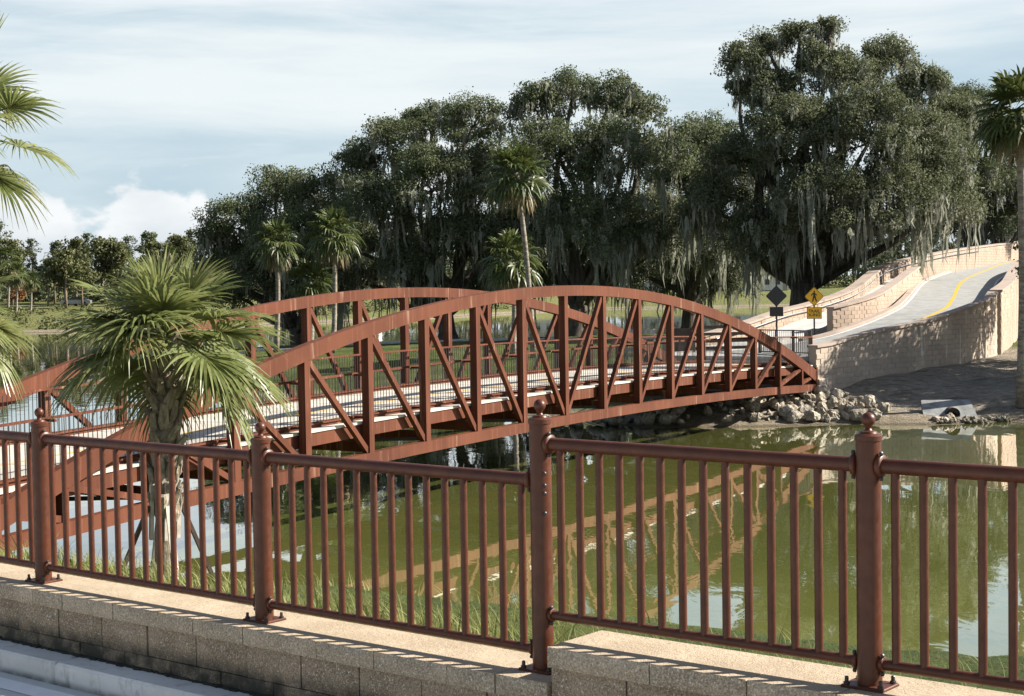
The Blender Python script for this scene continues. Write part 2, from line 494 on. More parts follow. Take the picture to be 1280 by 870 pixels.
class MB:
    def __init__(s):
        s.v, s.f = [], []

    def add(s, vs, fs):
        o = len(s.v)
        s.v += [tuple(x) for x in vs]
        s.f += [tuple(i + o for i in f) for f in fs]
        return s

    def box(s, c, d, rz=0.0, rot=None):
        x, y, z = (k / 2 for k in d)
        vs = [Vector((a * x, b * y, e * z)) for e in (-1, 1) for b in (-1, 1) for a in (-1, 1)]
        if rot is not None:
            vs = [rot @ k for k in vs]
        elif rz:
            cr, sr = math.cos(rz), math.sin(rz)
            vs = [Vector((k.x * cr - k.y * sr, k.x * sr + k.y * cr, k.z)) for k in vs]
        c = Vector(c)
        return s.add([k + c for k in vs], [(0, 2, 3, 1), (4, 5, 7, 6), (0, 1, 5, 4), (2, 6, 7, 3), (0, 4, 6, 2), (1, 3, 7, 5)])

    def bbox(s, c, d, b=0.01, rz=0.0):
        """box with chamfered upper and vertical edges"""
        x, y, z = (k / 2 for k in d)
        b = min(b, x * 0.6, y * 0.6, z * 0.6)
        rings = []
        for zz, ins in ((-z, 0), (z - b, 0), (z, b)):
            X, Y, e = x - ins, y - ins, b
            rings.append([(X - e, -Y, zz), (X, -Y + e, zz), (X, Y - e, zz), (X - e, Y, zz), (-X + e, Y, zz), (-X, Y - e, zz), (-X, -Y + e, zz), (-X + e, -Y, zz)])
        vs = [Vector(p) for r_ in rings for p in r_]
        cr, sr = math.cos(rz), math.sin(rz)
        vs = [Vector((k.x * cr - k.y * sr, k.x * sr + k.y * cr, k.z)) + Vector(c) for k in vs]
        fs = [tuple(reversed(range(8))), tuple(range(16, 24))]
        for r_ in range(2):
            for i in range(8):
                j = (i + 1) % 8
                fs.append((r_ * 8 + i, r_ * 8 + j, r_ * 8 + 8 + j, r_ * 8 + 8 + i))
        return s.add(vs, fs)

    def bar(s, p0, p1, w, h, up=(0, 0, 1)):
        p0, p1 = Vector(p0), Vector(p1)
        t = (p1 - p0).normalized()
        l = t.cross(Vector(up)).normalized()
        u = l.cross(t)
        vs = []
        for p in (p0, p1):
            for a, b in ((-1, -1), (1, -1), (1, 1), (-1, 1)):
                vs.append(p + l * (a * w / 2) + u * (b * h / 2))
        return s.add(vs, [(3, 2, 1, 0), (4, 5, 6, 7), (0, 1, 5, 4), (1, 2, 6, 5), (2, 3, 7, 6), (3, 0, 4, 7)])

    def tube(s, pts, rad, n=8, cap=True):
        pts = [Vector(p) for p in pts]
        if isinstance(rad, (int, float)):
            rad = [rad] * len(pts)
        o = len(s.v)
        prev = None
        for i, p in enumerate(pts):
            t = (pts[min(i + 1, len(pts) - 1)] - pts[max(i - 1, 0)]).normalized()
            if prev is None:
                a = Vector((0, 0, 1)) if abs(t.z) < 0.9 else Vector((1, 0, 0))
                u = t.cross(a).normalized()
            else:
                u = (prev - t * prev.dot(t)).normalized()
            prev = u
            w = t.cross(u)
            for k in range(n):
                an = 2 * math.pi * k / n
                s.v.append(tuple(p + (u * math.cos(an) + w * math.sin(an)) * rad[i]))
        for i in range(len(pts) - 1):
            for k in range(n):
                k2 = (k + 1) % n
                s.f.append((o + i * n + k, o + i * n + k2, o + (i + 1) * n + k2, o + (i + 1) * n + k))
        if cap:
            s.f.append(tuple(o + k for k in reversed(range(n))))
            s.f.append(tuple(o + (len(pts) - 1) * n + k for k in range(n)))
        return s

    def lathe(s, prof, c=(0, 0, 0), n=20):
        o = len(s.v)
        for r_, z in prof:
            for k in range(n):
                an = 2 * math.pi * k / n
                s.v.append((c[0] + r_ * math.cos(an), c[1] + r_ * math.sin(an), c[2] + z))
        for i in range(len(prof) - 1):
            for k in range(n):
                k2 = (k + 1) % n
                s.f.append((o + i * n + k, o + i * n + k2, o + (i + 1) * n + k2, o + (i + 1) * n + k))
        s.f.append(tuple(o + k for k in reversed(range(n))))
        s.f.append(tuple(o + (len(prof) - 1) * n + k for k in range(n)))
        return s

    def prism(s, poly, y0, y1):
        """polygon in xz, extruded along y"""
        n = len(poly)
        vs = [(x, y0, z) for x, z in poly] + [(x, y1, z) for x, z in poly]
        fs = [tuple(range(n)), tuple(reversed(range(n, 2 * n)))]
        for i in range(n):
            j = (i + 1) % n
            fs.append((j, i, n + i, n + j))
        return s.add(vs, fs)

    def mesh(s, name, smooth=False):
        me = bpy.data.meshes.new(name)
        me.from_pydata(s.v, [], s.f)
        if smooth:
            me.polygons.foreach_set('use_smooth', [True] * len(me.polygons))
        me.update()
        return me

    def build(s, name, mat, parent=None, smooth=False, auto=None):
        me = s.mesh(name, smooth)
        me.materials.append(M[mat])
        if auto:
            me.set_sharp_from_angle(angle=R(auto))
        return link(name, me, parent)


def link(name, me, parent=None, loc=None, rz=None):
    o = bpy.data.objects.new(name, me)
    COL.objects.link(o)
    if parent is not None:
        o.parent = parent
    if loc is not None:
        o.location = loc
    if rz is not None:
        o.rotation_euler = (0, 0, rz)
    return o


def tag(o, label, cat, group=None, kind=None):
    if label:
        o['label'] = label
    if cat:
        o['category'] = cat
    if group:
        o['group'] = group
    if kind:
        o['kind'] = kind
    return o


def thing(name, label, cat, loc=(0, 0, 0), rz=0.0, group=None):
    o = bpy.data.objects.new(name, None)
    o.empty_display_size = 0.3
    COL.objects.link(o)
    o.location = loc
    o.rotation_euler = (0, 0, rz)
    return tag(o, label, cat, group)


def structure(o):
    o['kind'] = 'structure'
    return o


def stuff(o):
    o['kind'] = 'stuff'
    return o


def copy_tree(o, parent=None):
    c = o.copy()
    COL.objects.link(c)
    if parent is not None:
        c.parent = parent
    for ch in list(o.children):
        copy_tree(ch, c)
    return c


def np_mesh(name, verts, quads, mat, parent=None, smooth=False):
    """verts (N,3), quads (M,4) -> object, built quickly"""
    me = bpy.data.meshes.new(name)
    nv, nq = len(verts), len(quads)
    me.vertices.add(nv)
    me.vertices.foreach_set('co', np.asarray(verts, np.float32).ravel())
    k = quads.shape[1]
    me.loops.add(nq * k)
    me.loops.foreach_set('vertex_index', np.asarray(quads, np.int32).ravel())
    me.polygons.add(nq)
    me.polygons.foreach_set('loop_start', np.arange(0, nq * k, k, dtype=np.int32))
    me.polygons.foreach_set('loop_total', np.full(nq, k, np.int32))
    if smooth:
        me.polygons.foreach_set('use_smooth', np.ones(nq, bool))
    me.update(calc_edges=True)
    me.validate()
    me.materials.append(M[mat])
    return link(name, me, parent)


def unit(v):
    return v / np.maximum(np.linalg.norm(v, axis=-1, keepdims=True), 1e-9)


def leaf_quads(centers, normals, size, aspect=0.5):
    """pointed leaf-shaped quads"""
    n = len(centers)
    t = unit(np.cross(normals, rng.normal(size=(n, 3))))
    b = np.cross(normals, t)
    L = (size * 0.5)[:, None]
    W = L * aspect
    v = np.stack([centers - t * L, centers + b * W, centers + t * L, centers - b * W], 1).reshape(-1, 3)
    return v, np.arange(4 * n).reshape(n, 4)


def at(px, py, Y):
    """the world point that the camera sees at a pixel of the 1280 px photograph, at forward distance Y"""
    cr, sr = math.cos(0.0157), math.sin(0.0157)
    du, dv = px - 640, py - 435
    u, v = du * cr - dv * sr, du * sr + dv * cr
    d = Vector((u / 2017, 1, -v / 2017))
    c, s = math.cos(-0.0425), math.sin(-0.0425)
    d = Vector((d.x, d.y * c - d.z * s, d.y * s + d.z * c))
    return Vector((d.x / d.y * Y, Y, EYE + d.z / d.y * Y))


# ------------------------------------------------------------------ terrain and lake
FN = Vector((0.629, 0.777, 0))               # away from the camera, square to the fence
FD = Vector((0.777, -0.629, 0))              # along the fence, left to right
FQ = 6.357
PHI = 0.52755
BO = Vector((1.582, 46.408, 0))              # middle of the near truss
BX = Vector((math.sin(PHI), math.cos(PHI), 0))
BY = Vector((-math.cos(PHI), math.sin(PHI), 0))
PAN = 2.44

LAND = np.array([(90, 52), (26, 59.0), (21, 60.2), (15, 60.3), (11, 60.2), (5, 60.0), (3, 63), (0, 67), (-5, 73), (-12, 79), (-22, 90),
                 (-30, 104), (-25, 114), (-10, 121), (12, 127), (40, 150), (90, 150), (260, 150), (260, 40)], float)


def poly_sdf(X, Y, P):
    d = np.full(X.shape, 1e9)
    inside = np.zeros(X.shape, bool)
    for i in range(len(P)):
        a, b = P[i], P[(i + 1) % len(P)]
        e = b - a
        t = np.clip(((X - a[0]) * e[0] + (Y - a[1]) * e[1]) / (e @ e), 0, 1)
        d = np.minimum(d, np.hypot(X - a[0] - t * e[0], Y - a[1] - t * e[1]))
        c = (a[1] > Y) != (b[1] > Y)
        xi = a[0] + (Y - a[1]) / np.where(abs(e[1]) < 1e-9, 1e-9, e[1]) * e[0]
        inside ^= c & (X < xi)
    return np.where(inside, d, -d)


def wav(X, Y, k, s):
    return np.sin(X * k + s) * np.cos(Y * k * 1.13 + 2 * s) + 0.5 * np.sin(X * k * 2.3 + Y * k * 1.9 + 3 * s)


def hgt(X, Y):
    X, Y = np.asarray(X, float), np.asarray(Y, float)
    q = X * FN.x + Y * FN.y
    sx = X * FD.x + Y * FD.y
    h1 = np.where(q < 7.4, 2.6 + np.clip((q - 6.75) / 0.6, 0, 1) * 0.86, 3.46 - (0.295 + 0.04 * np.clip((sx + 5.5) / 2, 0, 1)) * (q - 7.4))
    bx = (X - BO.x) * BX.x + (Y - BO.y) * BX.y
    by = (X - BO.x) * BY.x + (Y - BO.y) * BY.y
    h2 = np.minimum((-20.2 - bx) * 0.42, 1.75) - np.maximum(by - 9, 0) * 0.3
    d = poly_sdf(X, Y, LAND) + 0.5 * wav(X, Y, 0.45, 1.0)
    h3 = np.where(d > 0, 2.05 * (1 - np.exp(-d * 0.115)), d * 0.3)
    shore = 198 + np.clip((X + 45) * 1.6, 0, 95) + 4 * wav(X, Y * 0, 0.06, 2.0)
    df = Y - shore
    h4 = np.where(df > 0, 3.6 * (1 - np.exp(-df * 0.03)), df * 0.3)
    h = np.maximum(np.maximum(h1, h2), np.maximum(h3, h4))
    h = np.maximum(h, -1.2)
    h = h + np.where(h > 0.1, 0.06, 0.02) * wav(X, Y, 0.9, 0.3) * np.where(q < 7.6, 0, 1)
    return h


def hz(x, y):
    return float(hgt(np.array([x]), np.array([y]))[0])


def axis(*segs):
    r_ = []
    for a, b, st in segs:
        r_.append(np.arange(a, b, st))
    return np.concatenate(r_ + [np.array([segs[-1][1]])])


gx = axis((-2600, -300, 230), (-300, -60, 12), (-60, -34, 2), (-34, 40, 0.6), (40, 70, 2), (70, 300, 12), (300, 2600, 230))
gy = axis((-60, 4, 4), (4, 30, 0.55), (30, 56, 1.3), (56, 90, 0.6), (90, 135, 1.2), (135, 190, 5), (190, 320, 3), (320, 700, 25), (700, 3500, 250))
GX, GY = np.meshgrid(gx, gy)
GZ = hgt(GX, GY)
nx, ny = len(gx), len(gy)
ii = (np.arange(ny - 1)[:, None] * nx + np.arange(nx - 1)[None]).ravel()
ground = np_mesh('ground', np.stack([GX, GY, GZ], -1).reshape(-1, 3), np.stack([ii, ii + 1, ii + nx + 1, ii + nx], 1), 'ground', smooth=True)
structure(ground)
lake = MB().add([(-2600, -60, 0), (2600, -60, 0), (2600, 3500, 0), (-2600, 3500, 0)], [(0, 1, 2, 3)]).build('lake_water', 'lake_water')
structure(lake)

# ------------------------------------------------------------------ foreground road, kerb, low walls, railing


def fp(s, q, z=0.0):
    return FD * s + FN * q + Vector((0, 0, z))


FRZ = math.atan2(FD.y, FD.x)
RZ_ = 3.16
road = MB()
a, b, c_, d_ = fp(-30, -14, RZ_), fp(16, -14, RZ_), fp(16, 5.955, RZ_), fp(-30, 5.955, RZ_)
road.add([a, b, c_, d_], [(0, 1, 2, 3)])
structure(road.build('road', 'road_concrete'))
gl = MB().add([fp(-30, 5.70, RZ_ + .004), fp(16, 5.70, RZ_ + .004), fp(16, 5.86, RZ_ + .004), fp(-30, 5.86, RZ_ + .004)], [(0, 1, 2, 3)]).build('road_marking', 'road_white')
structure(gl)
kerb = thing('kerb', None, None)
structure(kerb)
k0 = -30.0
kme = MB().bbox((0, 0, 0), (2.994, 0.215, 0.30), 0.018).mesh('kerb_stone')
kme.materials.append(M['kerb_concrete'])
sj = -8.56                                    # joint seen at the lower left
for i in range(-6, 8):
    link('kerb_stone', kme, kerb, fp(sj + 3.0 * i + 1.5, 5.955 + 0.1075, 3.15), FRZ)

CAPF, CAPB = 6.135, 6.60                      # front and back of the coping
BLKF = 6.160                                  # front of the blocks


def rough_block(name, L, D, H, mat, amp, seed):
    """a split-faced block: the front (local -y) is a jittered grid"""
    r_ = random.Random(seed)
    nx_, nz_ = 6, 3
    mb = MB()
    vs = []
    for j in range(nz_ + 1):
        for i in range(nx_ + 1):
            e = i in (0, nx_) or j in (0, nz_)
            y = -D / 2 + (0.013 if e else r_.uniform(-amp, amp))
            vs.append((-L / 2 + L * i / nx_, y, -H / 2 + H * j / nz_))
    fs = []
    for j in range(nz_):
        for i in range(nx_):
            k = j * (nx_ + 1) + i
            fs.append((k, k + 1, k + nx_ + 2, k + nx_ + 1))
    n0 = len(vs)
    vs += [(-L / 2, D / 2, -H / 2), (L / 2, D / 2, -H / 2), (L / 2, D / 2, H / 2), (-L / 2, D / 2, H / 2)]
    w = nx_ + 1
    t0 = nz_ * w
    fs.append(tuple([n0 + 3] + [t0 + i for i in range(w)] + [n0 + 2])[::1])
    fs.append(tuple([n0 + 1] + [i for i in reversed(range(w))] + [n0]))
    fs.append(tuple([n0] + [j * w for j in range(nz_ + 1)] + [n0 + 3]))
    fs.append(tuple([n0 + 2] + [j * w + nx_ for j in reversed(range(nz_ + 1))] + [n0 + 1]))
    fs.append((n0 + 1, n0, n0 + 3, n0 + 2))
    mb.add(vs, fs)
    me = mb.mesh(name)
    me.materials.append(M[mat])
    return me


blk = [rough_block('wall_block', 0.440, 0.30, 0.186, 'wall_block', 0.007, k) for k in range(4)]
foot = [rough_block('base_block', 0.440, 0.30, 0.146, 'wall_block', 0.006, 20 + k) for k in range(2)]


def low_wall(label, s0, s1, ztop, courses):
    w = thing('block_wall', label, 'wall', fp((s0 + s1) / 2, FQ, 3.2))
    w.location = (0, 0, 0)
    MB().add([fp(s0 + .01, BLKF + 0.05, 3.0), fp(s1, BLKF + 0.05, 3.0), fp(s1, CAPB - 0.02, 3.0), fp(s0 + .01, CAPB - 0.02, 3.0),
              fp(s0 + .01, BLKF + 0.05, ztop - 0.105), fp(s1, BLKF + 0.05, ztop - 0.105), fp(s1, CAPB - 0.02, ztop - 0.105), fp(s0 + .01, CAPB - 0.02, ztop - 0.105)],
             [(0, 3, 2, 1), (4, 5, 6, 7), (0, 1, 5, 4), (1, 2, 6, 5), (2, 3, 7, 6), (3, 0, 4, 7)]).build('core', 'wall_block', w)
    r_ = random.Random(int(ztop * 100))
    # caps of uneven length
    s = s0
    caps = {}
    while s < s1 - 0.05:
        L = min(r_.choice((0.32, 0.44, 0.44, 0.52, 0.6)), s1 - s)
        if s1 - s - L < 0.15:
            L = s1 - s
        Lk = round(L, 3)
        key = (Lk, r_.randint(0, 1))
        if key not in caps:
            caps[key] = rough_block('cap_stone', L - 0.007, CAPB - CAPF, 0.10, 'cap_block', 0.004, 50 + len(caps))
        link('cap_stone', caps[key], w, fp(s + L / 2, (CAPF + CAPB) / 2 + r_.uniform(-.003, .003), ztop - 0.05), FRZ + r_.uniform(-.003, .003))
        s += L
    z = ztop - 0.102
    row = 0
    for h, ms in courses:
        z -= h / 2 + 0.001
        s = s0 + (0.006 if row % 2 == 0 else -0.225)
        while s < s1 - 0.02:
            if s >= s0 - 0.3:
                if s < s0:
                    s += 0.0
                L = 0.45
                if s + L > s1 + 0.25:
                    break
                me = ms[r_.randint(0, len(ms) - 1)]
                o = link('wall_block', me, w, fp(s + L / 2, BLKF + 0.15 + r_.uniform(-.004, .004), z), FRZ + r_.uniform(-.006, .006))
                if s < s0:
                    o.scale.x = (L - (s0 - s)) / L - 0.01
                    o.location = fp((s0 + 0.006 + s + L) / 2, BLKF + 0.15, z)
                elif s + L > s1:
                    o.scale.x = max(0.2, (s1 - s) / L)
                    o.location = fp((s + s1) / 2, BLKF + 0.15, z)
            s += 0.45
        z -= h / 2
        row += 1
    return w


low_wall('lower stretch of speckled concrete block wall with tan coping, left of the step', -16.0, -4.79, 3.68, [(0.19, blk), (0.15, foot)])
low_wall('higher stretch of speckled concrete block wall with tan coping, right of the step', -4.79, 3.2, 3.86, [(0.19, blk), (0.19, blk), (0.15, foot)])

# dirt and moss line between wall and kerb
dl = MB()
r_ = random.Random(5)
for i in range(260):
    s = -15 + i * 0.055
    L = r_.uniform(0.03, 0.09)
    dl.box(fp(s, 6.150 + r_.uniform(0, .012), 3.303), (L, r_.uniform(0.02, 0.05), r_.uniform(0.01, 0.022)), FRZ + r_.uniform(-.3, .3))
plain('moss_dirt', (0.022, 0.022, 0.014), 0.95, 0.4, 20)
o = dl.build('dirt_strip', 'moss_dirt')
tag(o, None, None, None, 'stuff')
o['label'] = 'dark dirt and moss in the joint between block wall and kerb'

# railing
fence = thing('metal_fence', 'brown painted metal railing with round pickets and ball-topped posts on the block wall', 'railing')
POSTS = [(-15.6, 3.68, 4.75, 0), (-13.55, 3.68, 4.75, 0), (-11.45, 3.68, 4.75, 0), (-9.214, 3.68, 4.75, 0), (-7.042, 3.68, 4.75, 0), (-4.974, 3.68, 4.955, 1), (-3.176, 3.86, 4.96, 0), (-1.25, 3.86, 4.96, 0), (0.7, 3.86, 4.96, 0), (2.65, 3.86, 4.96, 0)]
RPOST = 0.0545


def post_mesh(h):
    return MB().lathe([(RPOST, 0), (RPOST, h - 0.03), (RPOST + .004, h - 0.028), (RPOST + .005, h - 0.006), (RPOST - .002, h),
                       (0.040, h + 0.003), (0.036, h + 0.012), (0.018, h + 0.016), (0.0135, h + 0.024)], n=28)


ballm = MB().lathe([(0.0135, 0), (0.0125, 0.006), (0.017, 0.010)] +
                   [(0.031 * math.sin(a), 0.041 - 0.031 * math.cos(a)) for a in np.linspace(0.62, math.pi - 0.03, 12)], n=22).mesh('ball', True)
ballm.materials.append(M['brown_paint'])
platem = MB().bbox((0, 0, 0.006), (0.20, 0.165, 0.012), 0.004).mesh('base_plate')
platem.materials.append(M['brown_paint'])
boltm = MB().lathe([(0.014, 0), (0.014, 0.010), (0.009, 0.011), (0.009, 0.030), (0.006, 0.034)], n=10).mesh('bolt')
boltm.materials.append(M['dark_steel'])
clampm = MB().lathe([(0.048, -0.012), (0.050, -0.006), (0.050, 0.006), (0.044, 0.012)], n=20)
clamp = clampm.mesh('flange', True)
clamp.materials.append(M['brown_paint'])
clamps = MB().lathe([(0.034, -0.010), (0.035, 0.008), (0.030, 0.010)], n=16).mesh('flange', True)
clamps.materials.append(M['brown_paint'])
stud = MB().lathe([(0.010, 0), (0.010, 0.010), (0.005, 0.014)], n=8).mesh('stud')
stud.materials.append(M['dark_steel'])
hs = {}
for s, zb, zt, st in POSTS:
    h = zt - zb
    k = round(h, 3)
    if k not in hs:
        me = post_mesh(h).mesh('post', True)
        me.set_sharp_from_angle(angle=R(40))
        me.materials.append(M['brown_paint'])
        hs[k] = me
    p = link('post', hs[k], fence, fp(s, FQ, zb), FRZ)
    link('ball', ballm, p, (0, 0, h + 0.022))
    link('base_plate', platem, p, (0, 0, 0.001))
    for dx, dy in ((-.08, -.06), (.08, -.06), (-.08, .06), (.08, .06)):
        link('bolt', boltm, p, (dx, dy, 0.013))
RT, RB = 0.0335, 0.0235
bal = {}
for i in range(len(POSTS) - 1):
    s0, s1 = POSTS[i][0], POSTS[i + 1][0]
    right = s0 >= -5.0
    zt, zb = (4.825, 3.965) if right else (4.64, 3.78)
    MB().tube([fp(s0 + .05, FQ, zt), fp(s1 - .05, FQ, zt)], RT, 18).build('top_rail', 'brown_paint', fence, True, 40)
    MB().tube([fp(s0 + .05, FQ, zb), fp(s1 - .05, FQ, zb)], RB, 14).build('bottom_rail', 'brown_paint', fence, True, 40)
    for s, sg in ((s0 + RPOST + .006, 1), (s1 - RPOST - .006, -1)):
        for z, me in ((zt, clamp), (zb, clamps)):
            o = link('flange', me, fence, fp(s, FQ, z))
            o.rotation_euler = Euler((0, math.pi / 2, FRZ))
            for dz in (-1, 1):
                q = link('stud', stud, fence, fp(s, FQ - 0.012, z + dz * (0.054 if z == zt else 0.040)))
                q.rotation_euler = Euler((0, math.pi / 2 * sg, FRZ))
    n = 15 if not right else 14
    zlo, zhi = zb + 0.012, zt - 0.02
    key = round(zhi - zlo, 3)
    if key not in bal:
        me = MB().tube([(0, 0, 0), (0, 0, zhi - zlo)], 0.0195, 12, False).mesh('baluster', True)
        me.materials.append(M['brown_paint'])
        bal[key] = me
    off = 0.125
    for k in range(n):
        link('baluster', bal[key], fence, fp(s0 + off + (s1 - s0 - 2 * off) * k / (n - 1), FQ, zlo))
# spare bolt heads on the tall post at the step
for dz in (1.00, 0.94, 0.90, 0.80):
    q = link('stud', stud, fence, fp(-4.974 + 0.045, FQ - 0.030, 3.68 + dz))
    q.rotation_euler = Euler((0, math.pi / 2, FRZ - 0.5))

# ------------------------------------------------------------------ footbridge
BRZ = math.atan2(BX.y, BX.x)
bridge = thing('footbridge', 'long rust-brown arched steel truss footbridge with concrete deck over the lake', 'footbridge', tuple(BO), BRZ)
KE = 8.66


def ztb(k):
    return EYE - 0.4988 - 0.0493 * k * k - 0.00002 * k ** 4       # underside of the top chord


def zbt(k):
    return EYE - 3.9347 - 0.00622 * k * k                          # top of the bottom chord


def zdk(k):
    return 2.435 - 0.0055 * k * k                                  # deck


def strip(mb, y0, y1, zlo, zhi, k0, k1, n):
    """a curved box member swept along the span"""
    o = len(mb.v)
    for i in range(n + 1):
        k = k0 + (k1 - k0) * i / n
        a_, b_ = zlo(k), zhi(k)
        mb.v += [(k * PAN, y0, a_), (k * PAN, y1, a_), (k * PAN, y1, b_), (k * PAN, y0, b_)]
    for i in range(n):
        for e in range(4):
            e2 = (e + 1) % 4
            mb.f.append((o + i * 4 + e, o + (i + 1) * 4 + e, o + (i + 1) * 4 + e2, o + i * 4 + e2))
    mb.f.append((o, o + 1, o + 2, o + 3))
    j = o + n * 4
    mb.f.append((j + 3, j + 2, j + 1, j))
    return mb


TW = 0.21
W = 5.512
for y0 in (0.0, W):
    strip(MB(), y0, y0 + TW, ztb, lambda k: ztb(k) + 0.30 + 0.0022 * k * k, -KE, KE, 72).build('top_chord', 'bridge_steel', bridge)
    strip(MB(), y0 - 0.004, y0 + TW + 0.004, lambda k: zbt(k) - 0.28, zbt, -KE - 0.05, KE + 0.05, 60).build('bottom_chord', 'bridge_steel', bridge)
    for k in range(-8, 9):
        w = 0.20 if abs(k) < 8 else 0.15
        yy = 0.003
        MB().box((k * PAN, y0 + yy + 0.10, (zbt(k) + ztb(k)) / 2), (w, 0.20, ztb(k) - zbt(k) + 0.02)).build('vertical', 'bridge_steel', bridge)
        # weld plates where the post meets the chord
    for k in range(-8, 8):
        if k < 0:
            p0, p1 = ((k + 0.045) * PAN, y0 + 0.10, ztb(k + .045) - 0.02), ((k + 0.96) * PAN, y0 + 0.10, zbt(k + .96) + 0.04)
        else:
            p0, p1 = ((k + 0.04) * PAN, y0 + 0.10, zbt(k + .04) + 0.04), ((k + 0.955) * PAN, y0 + 0.10, ztb(k + .955) - 0.02)
        MB().bar(p0, p1, 0.125, 0.125, (0, 1, 0)).build('diagonal', 'bridge_steel', bridge)
    for sg in (-1, 1):
        MB().bar((sg * 8.03 * PAN, y0 + 0.10, zbt(8) + 0.06), (sg * 8.62 * PAN, y0 + 0.10, zbt(8.6) + 0.36), 0.13, 0.13, (0, 1, 0)).build('diagonal', 'bridge_steel', bridge)
        MB().box((sg * (KE * PAN + 0.02), y0 + 0.105, 1.44), (0.16, 0.24, 0.98)).build('end_post', 'bridge_steel', bridge)
# deck
strip(MB(), 0.235, W - 0.04, lambda k: zdk(k) - 0.055, zdk, -9.1, 9.1, 40).build('deck', 'deck_concrete', bridge)
for y0 in (0.27, W - 0.24):
    strip(MB(), y0, y0 + 0.16, lambda k: zdk(k) - 0.36, lambda k: zdk(k) - 0.057, -KE, KE, 40).build('stringer', 'bridge_steel', bridge)
for y0 in (1.5, 2.9, 4.3):
    strip(MB(), y0, y0 + 0.15, lambda k: zdk(k) - 0.33, lambda k: zdk(k) - 0.057, -KE, KE, 40).build('stringer', 'dark_steel', bridge)
for k in range(-8, 9):
    MB().box((k * PAN, W / 2 + 0.1, zbt(k) + 0.13), (0.15, W - 0.24, 0.24)).build('floor_beam', 'bridge_steel', bridge)
for k in range(-8, 8):
    s_ = 1 if k % 2 else -1
    MB().bar((k * PAN, W / 2 - s_ * 2.5, zbt(k) + 0.05), ((k + 1) * PAN, W / 2 + s_ * 2.5, zbt(k + 1) + 0.05), 0.08, 0.08).build('wind_brace', 'dark_steel', bridge)
strip(MB(), 2.80, 2.91, lambda k: zdk(k) + 0.001, lambda k: zdk(k) + 0.005, -9.05, 9.05, 40).build('yellow_line', 'yellow_line', bridge)
for k in np.arange(-8.5, 8.6, 1.0):
    MB().box((k * PAN, W / 2 + .1, zdk(k) + 0.002), (0.018, W - 0.9, 0.004)).build('deck_joint', 'timber_grey', bridge)
# railings inside each truss
for y0, nm in ((0.50, 'near'), (W - 0.30, 'far')):
    rl = strip(MB(), y0 - 0.025, y0 + 0.025, lambda k: zdk(k) + 1.10, lambda k: zdk(k) + 1.15, -9.0, 9.0, 36).build('rail', 'bridge_steel', bridge)
    strip(MB(), y0 - 0.02, y0 + 0.02, lambda k: zdk(k) + 0.08, lambda k: zdk(k) + 0.12, -9.0, 9.0, 36).build('lower_rail', 'bridge_steel', bridge)
    strip(MB(), y0 + 0.03, y0 + 0.05, lambda k: zdk(k) + 0.005, lambda k: zdk(k) + 0.14, -9.0, 9.0, 36).build('toe_plate', 'bridge_steel', bridge)
    pk = MB()
    for x in np.arange(-9.0 * PAN, 9.0 * PAN, 0.122):
        k = x / PAN
        pk.box((x, y0, zdk(k) + 0.61), (0.013, 0.013, 0.98))
    stuff(pk.build('pickets', 'dark_steel', bridge))
    for k in range(-9, 10):
        if abs(k) == 9:
            MB().box((k * PAN, y0, zdk(k) + 0.57), (0.08, 0.06, 1.14)).build('rail_post', 'bridge_steel', bridge)
            continue
        ya, yb = (y0, TW) if y0 < 1 else (y0, W)
        for dz in (1.10, 0.10):
            MB().box((k * PAN, (ya + yb) / 2, zdk(k) + dz), (0.06, abs(yb - ya), 0.05)).build('bracket', 'bridge_steel', bridge)


def bw(x, y, z=0.0):
    return BO + BX * x + BY * y + Vector((0, 0, z))


# abutments
def abut(label, xs, sg):
    a_ = thing('bridge_abutment', label, 'abutment', tuple(bw(xs, W / 2)), BRZ)
    MB().bbox((sg * 0.7, 0, 0.60), (1.3, W + 0.2, 1.7), 0.03).build('footing', 'ramp_wall_block', a_)
    MB().bbox((sg * 0.95, 0.1, 1.79), (0.7, W - 0.1, 0.66), 0.02).build('back_wall', 'ramp_wall_block', a_)
    return a_


abut('grey concrete abutment under the left end of the footbridge', -KE * PAN - 0.02, -1)
abut('grey concrete abutment under the right end of the footbridge', KE * PAN + 0.02, 1)

# ------------------------------------------------------------------ ramps, plaza, retaining walls


def catmull(P, n):
    P = [Vector(p) for p in P]
    P = [P[0] * 2 - P[1]] + P + [P[-1] * 2 - P[-2]]
    r_ = []
    for i in range(1, len(P) - 2):
        for k in range(n):
            t = k / n
            a_, b_, c_, d_ = P[i - 1], P[i], P[i + 1], P[i + 2]
            r_.append(0.5 * ((2 * b_) + (c_ - a_) * t + (2 * a_ - 5 * b_ + 4 * c_ - d_) * t * t + (3 * b_ - a_ - 3 * c_ + d_) * t ** 3))
    r_.append(P[-2])
    return r_


def side(path, i):
    t = path[min(i + 1, len(path) - 1)] - path[max(i - 1, 0)]
    t.z = 0
    t.normalize()
    return Vector((t.y, -t.x, 0))             # to the right of travel


def ribbon(path, off0, off1, dz, thick):
    mb = MB()
    for i, p in enumerate(path):
        s_ = side(path, i)
        for o_, z_ in ((off0, dz), (off1, dz), (off1, dz - thick), (off0, dz - thick)):
            mb.v.append(tuple(p + s_ * o_ + Vector((0, 0, z_))))
    for i in range(len(path) - 1):
        for e in range(4):
            e2 = (e + 1) % 4
            mb.f.append((i * 4 + e, i * 4 + e2, (i + 1) * 4 + e2, (i + 1) * 4 + e))
    j = (len(path) - 1) * 4
    mb.f += [(3, 2, 1, 0), (j, j + 1, j + 2, j + 3)]
    return mb


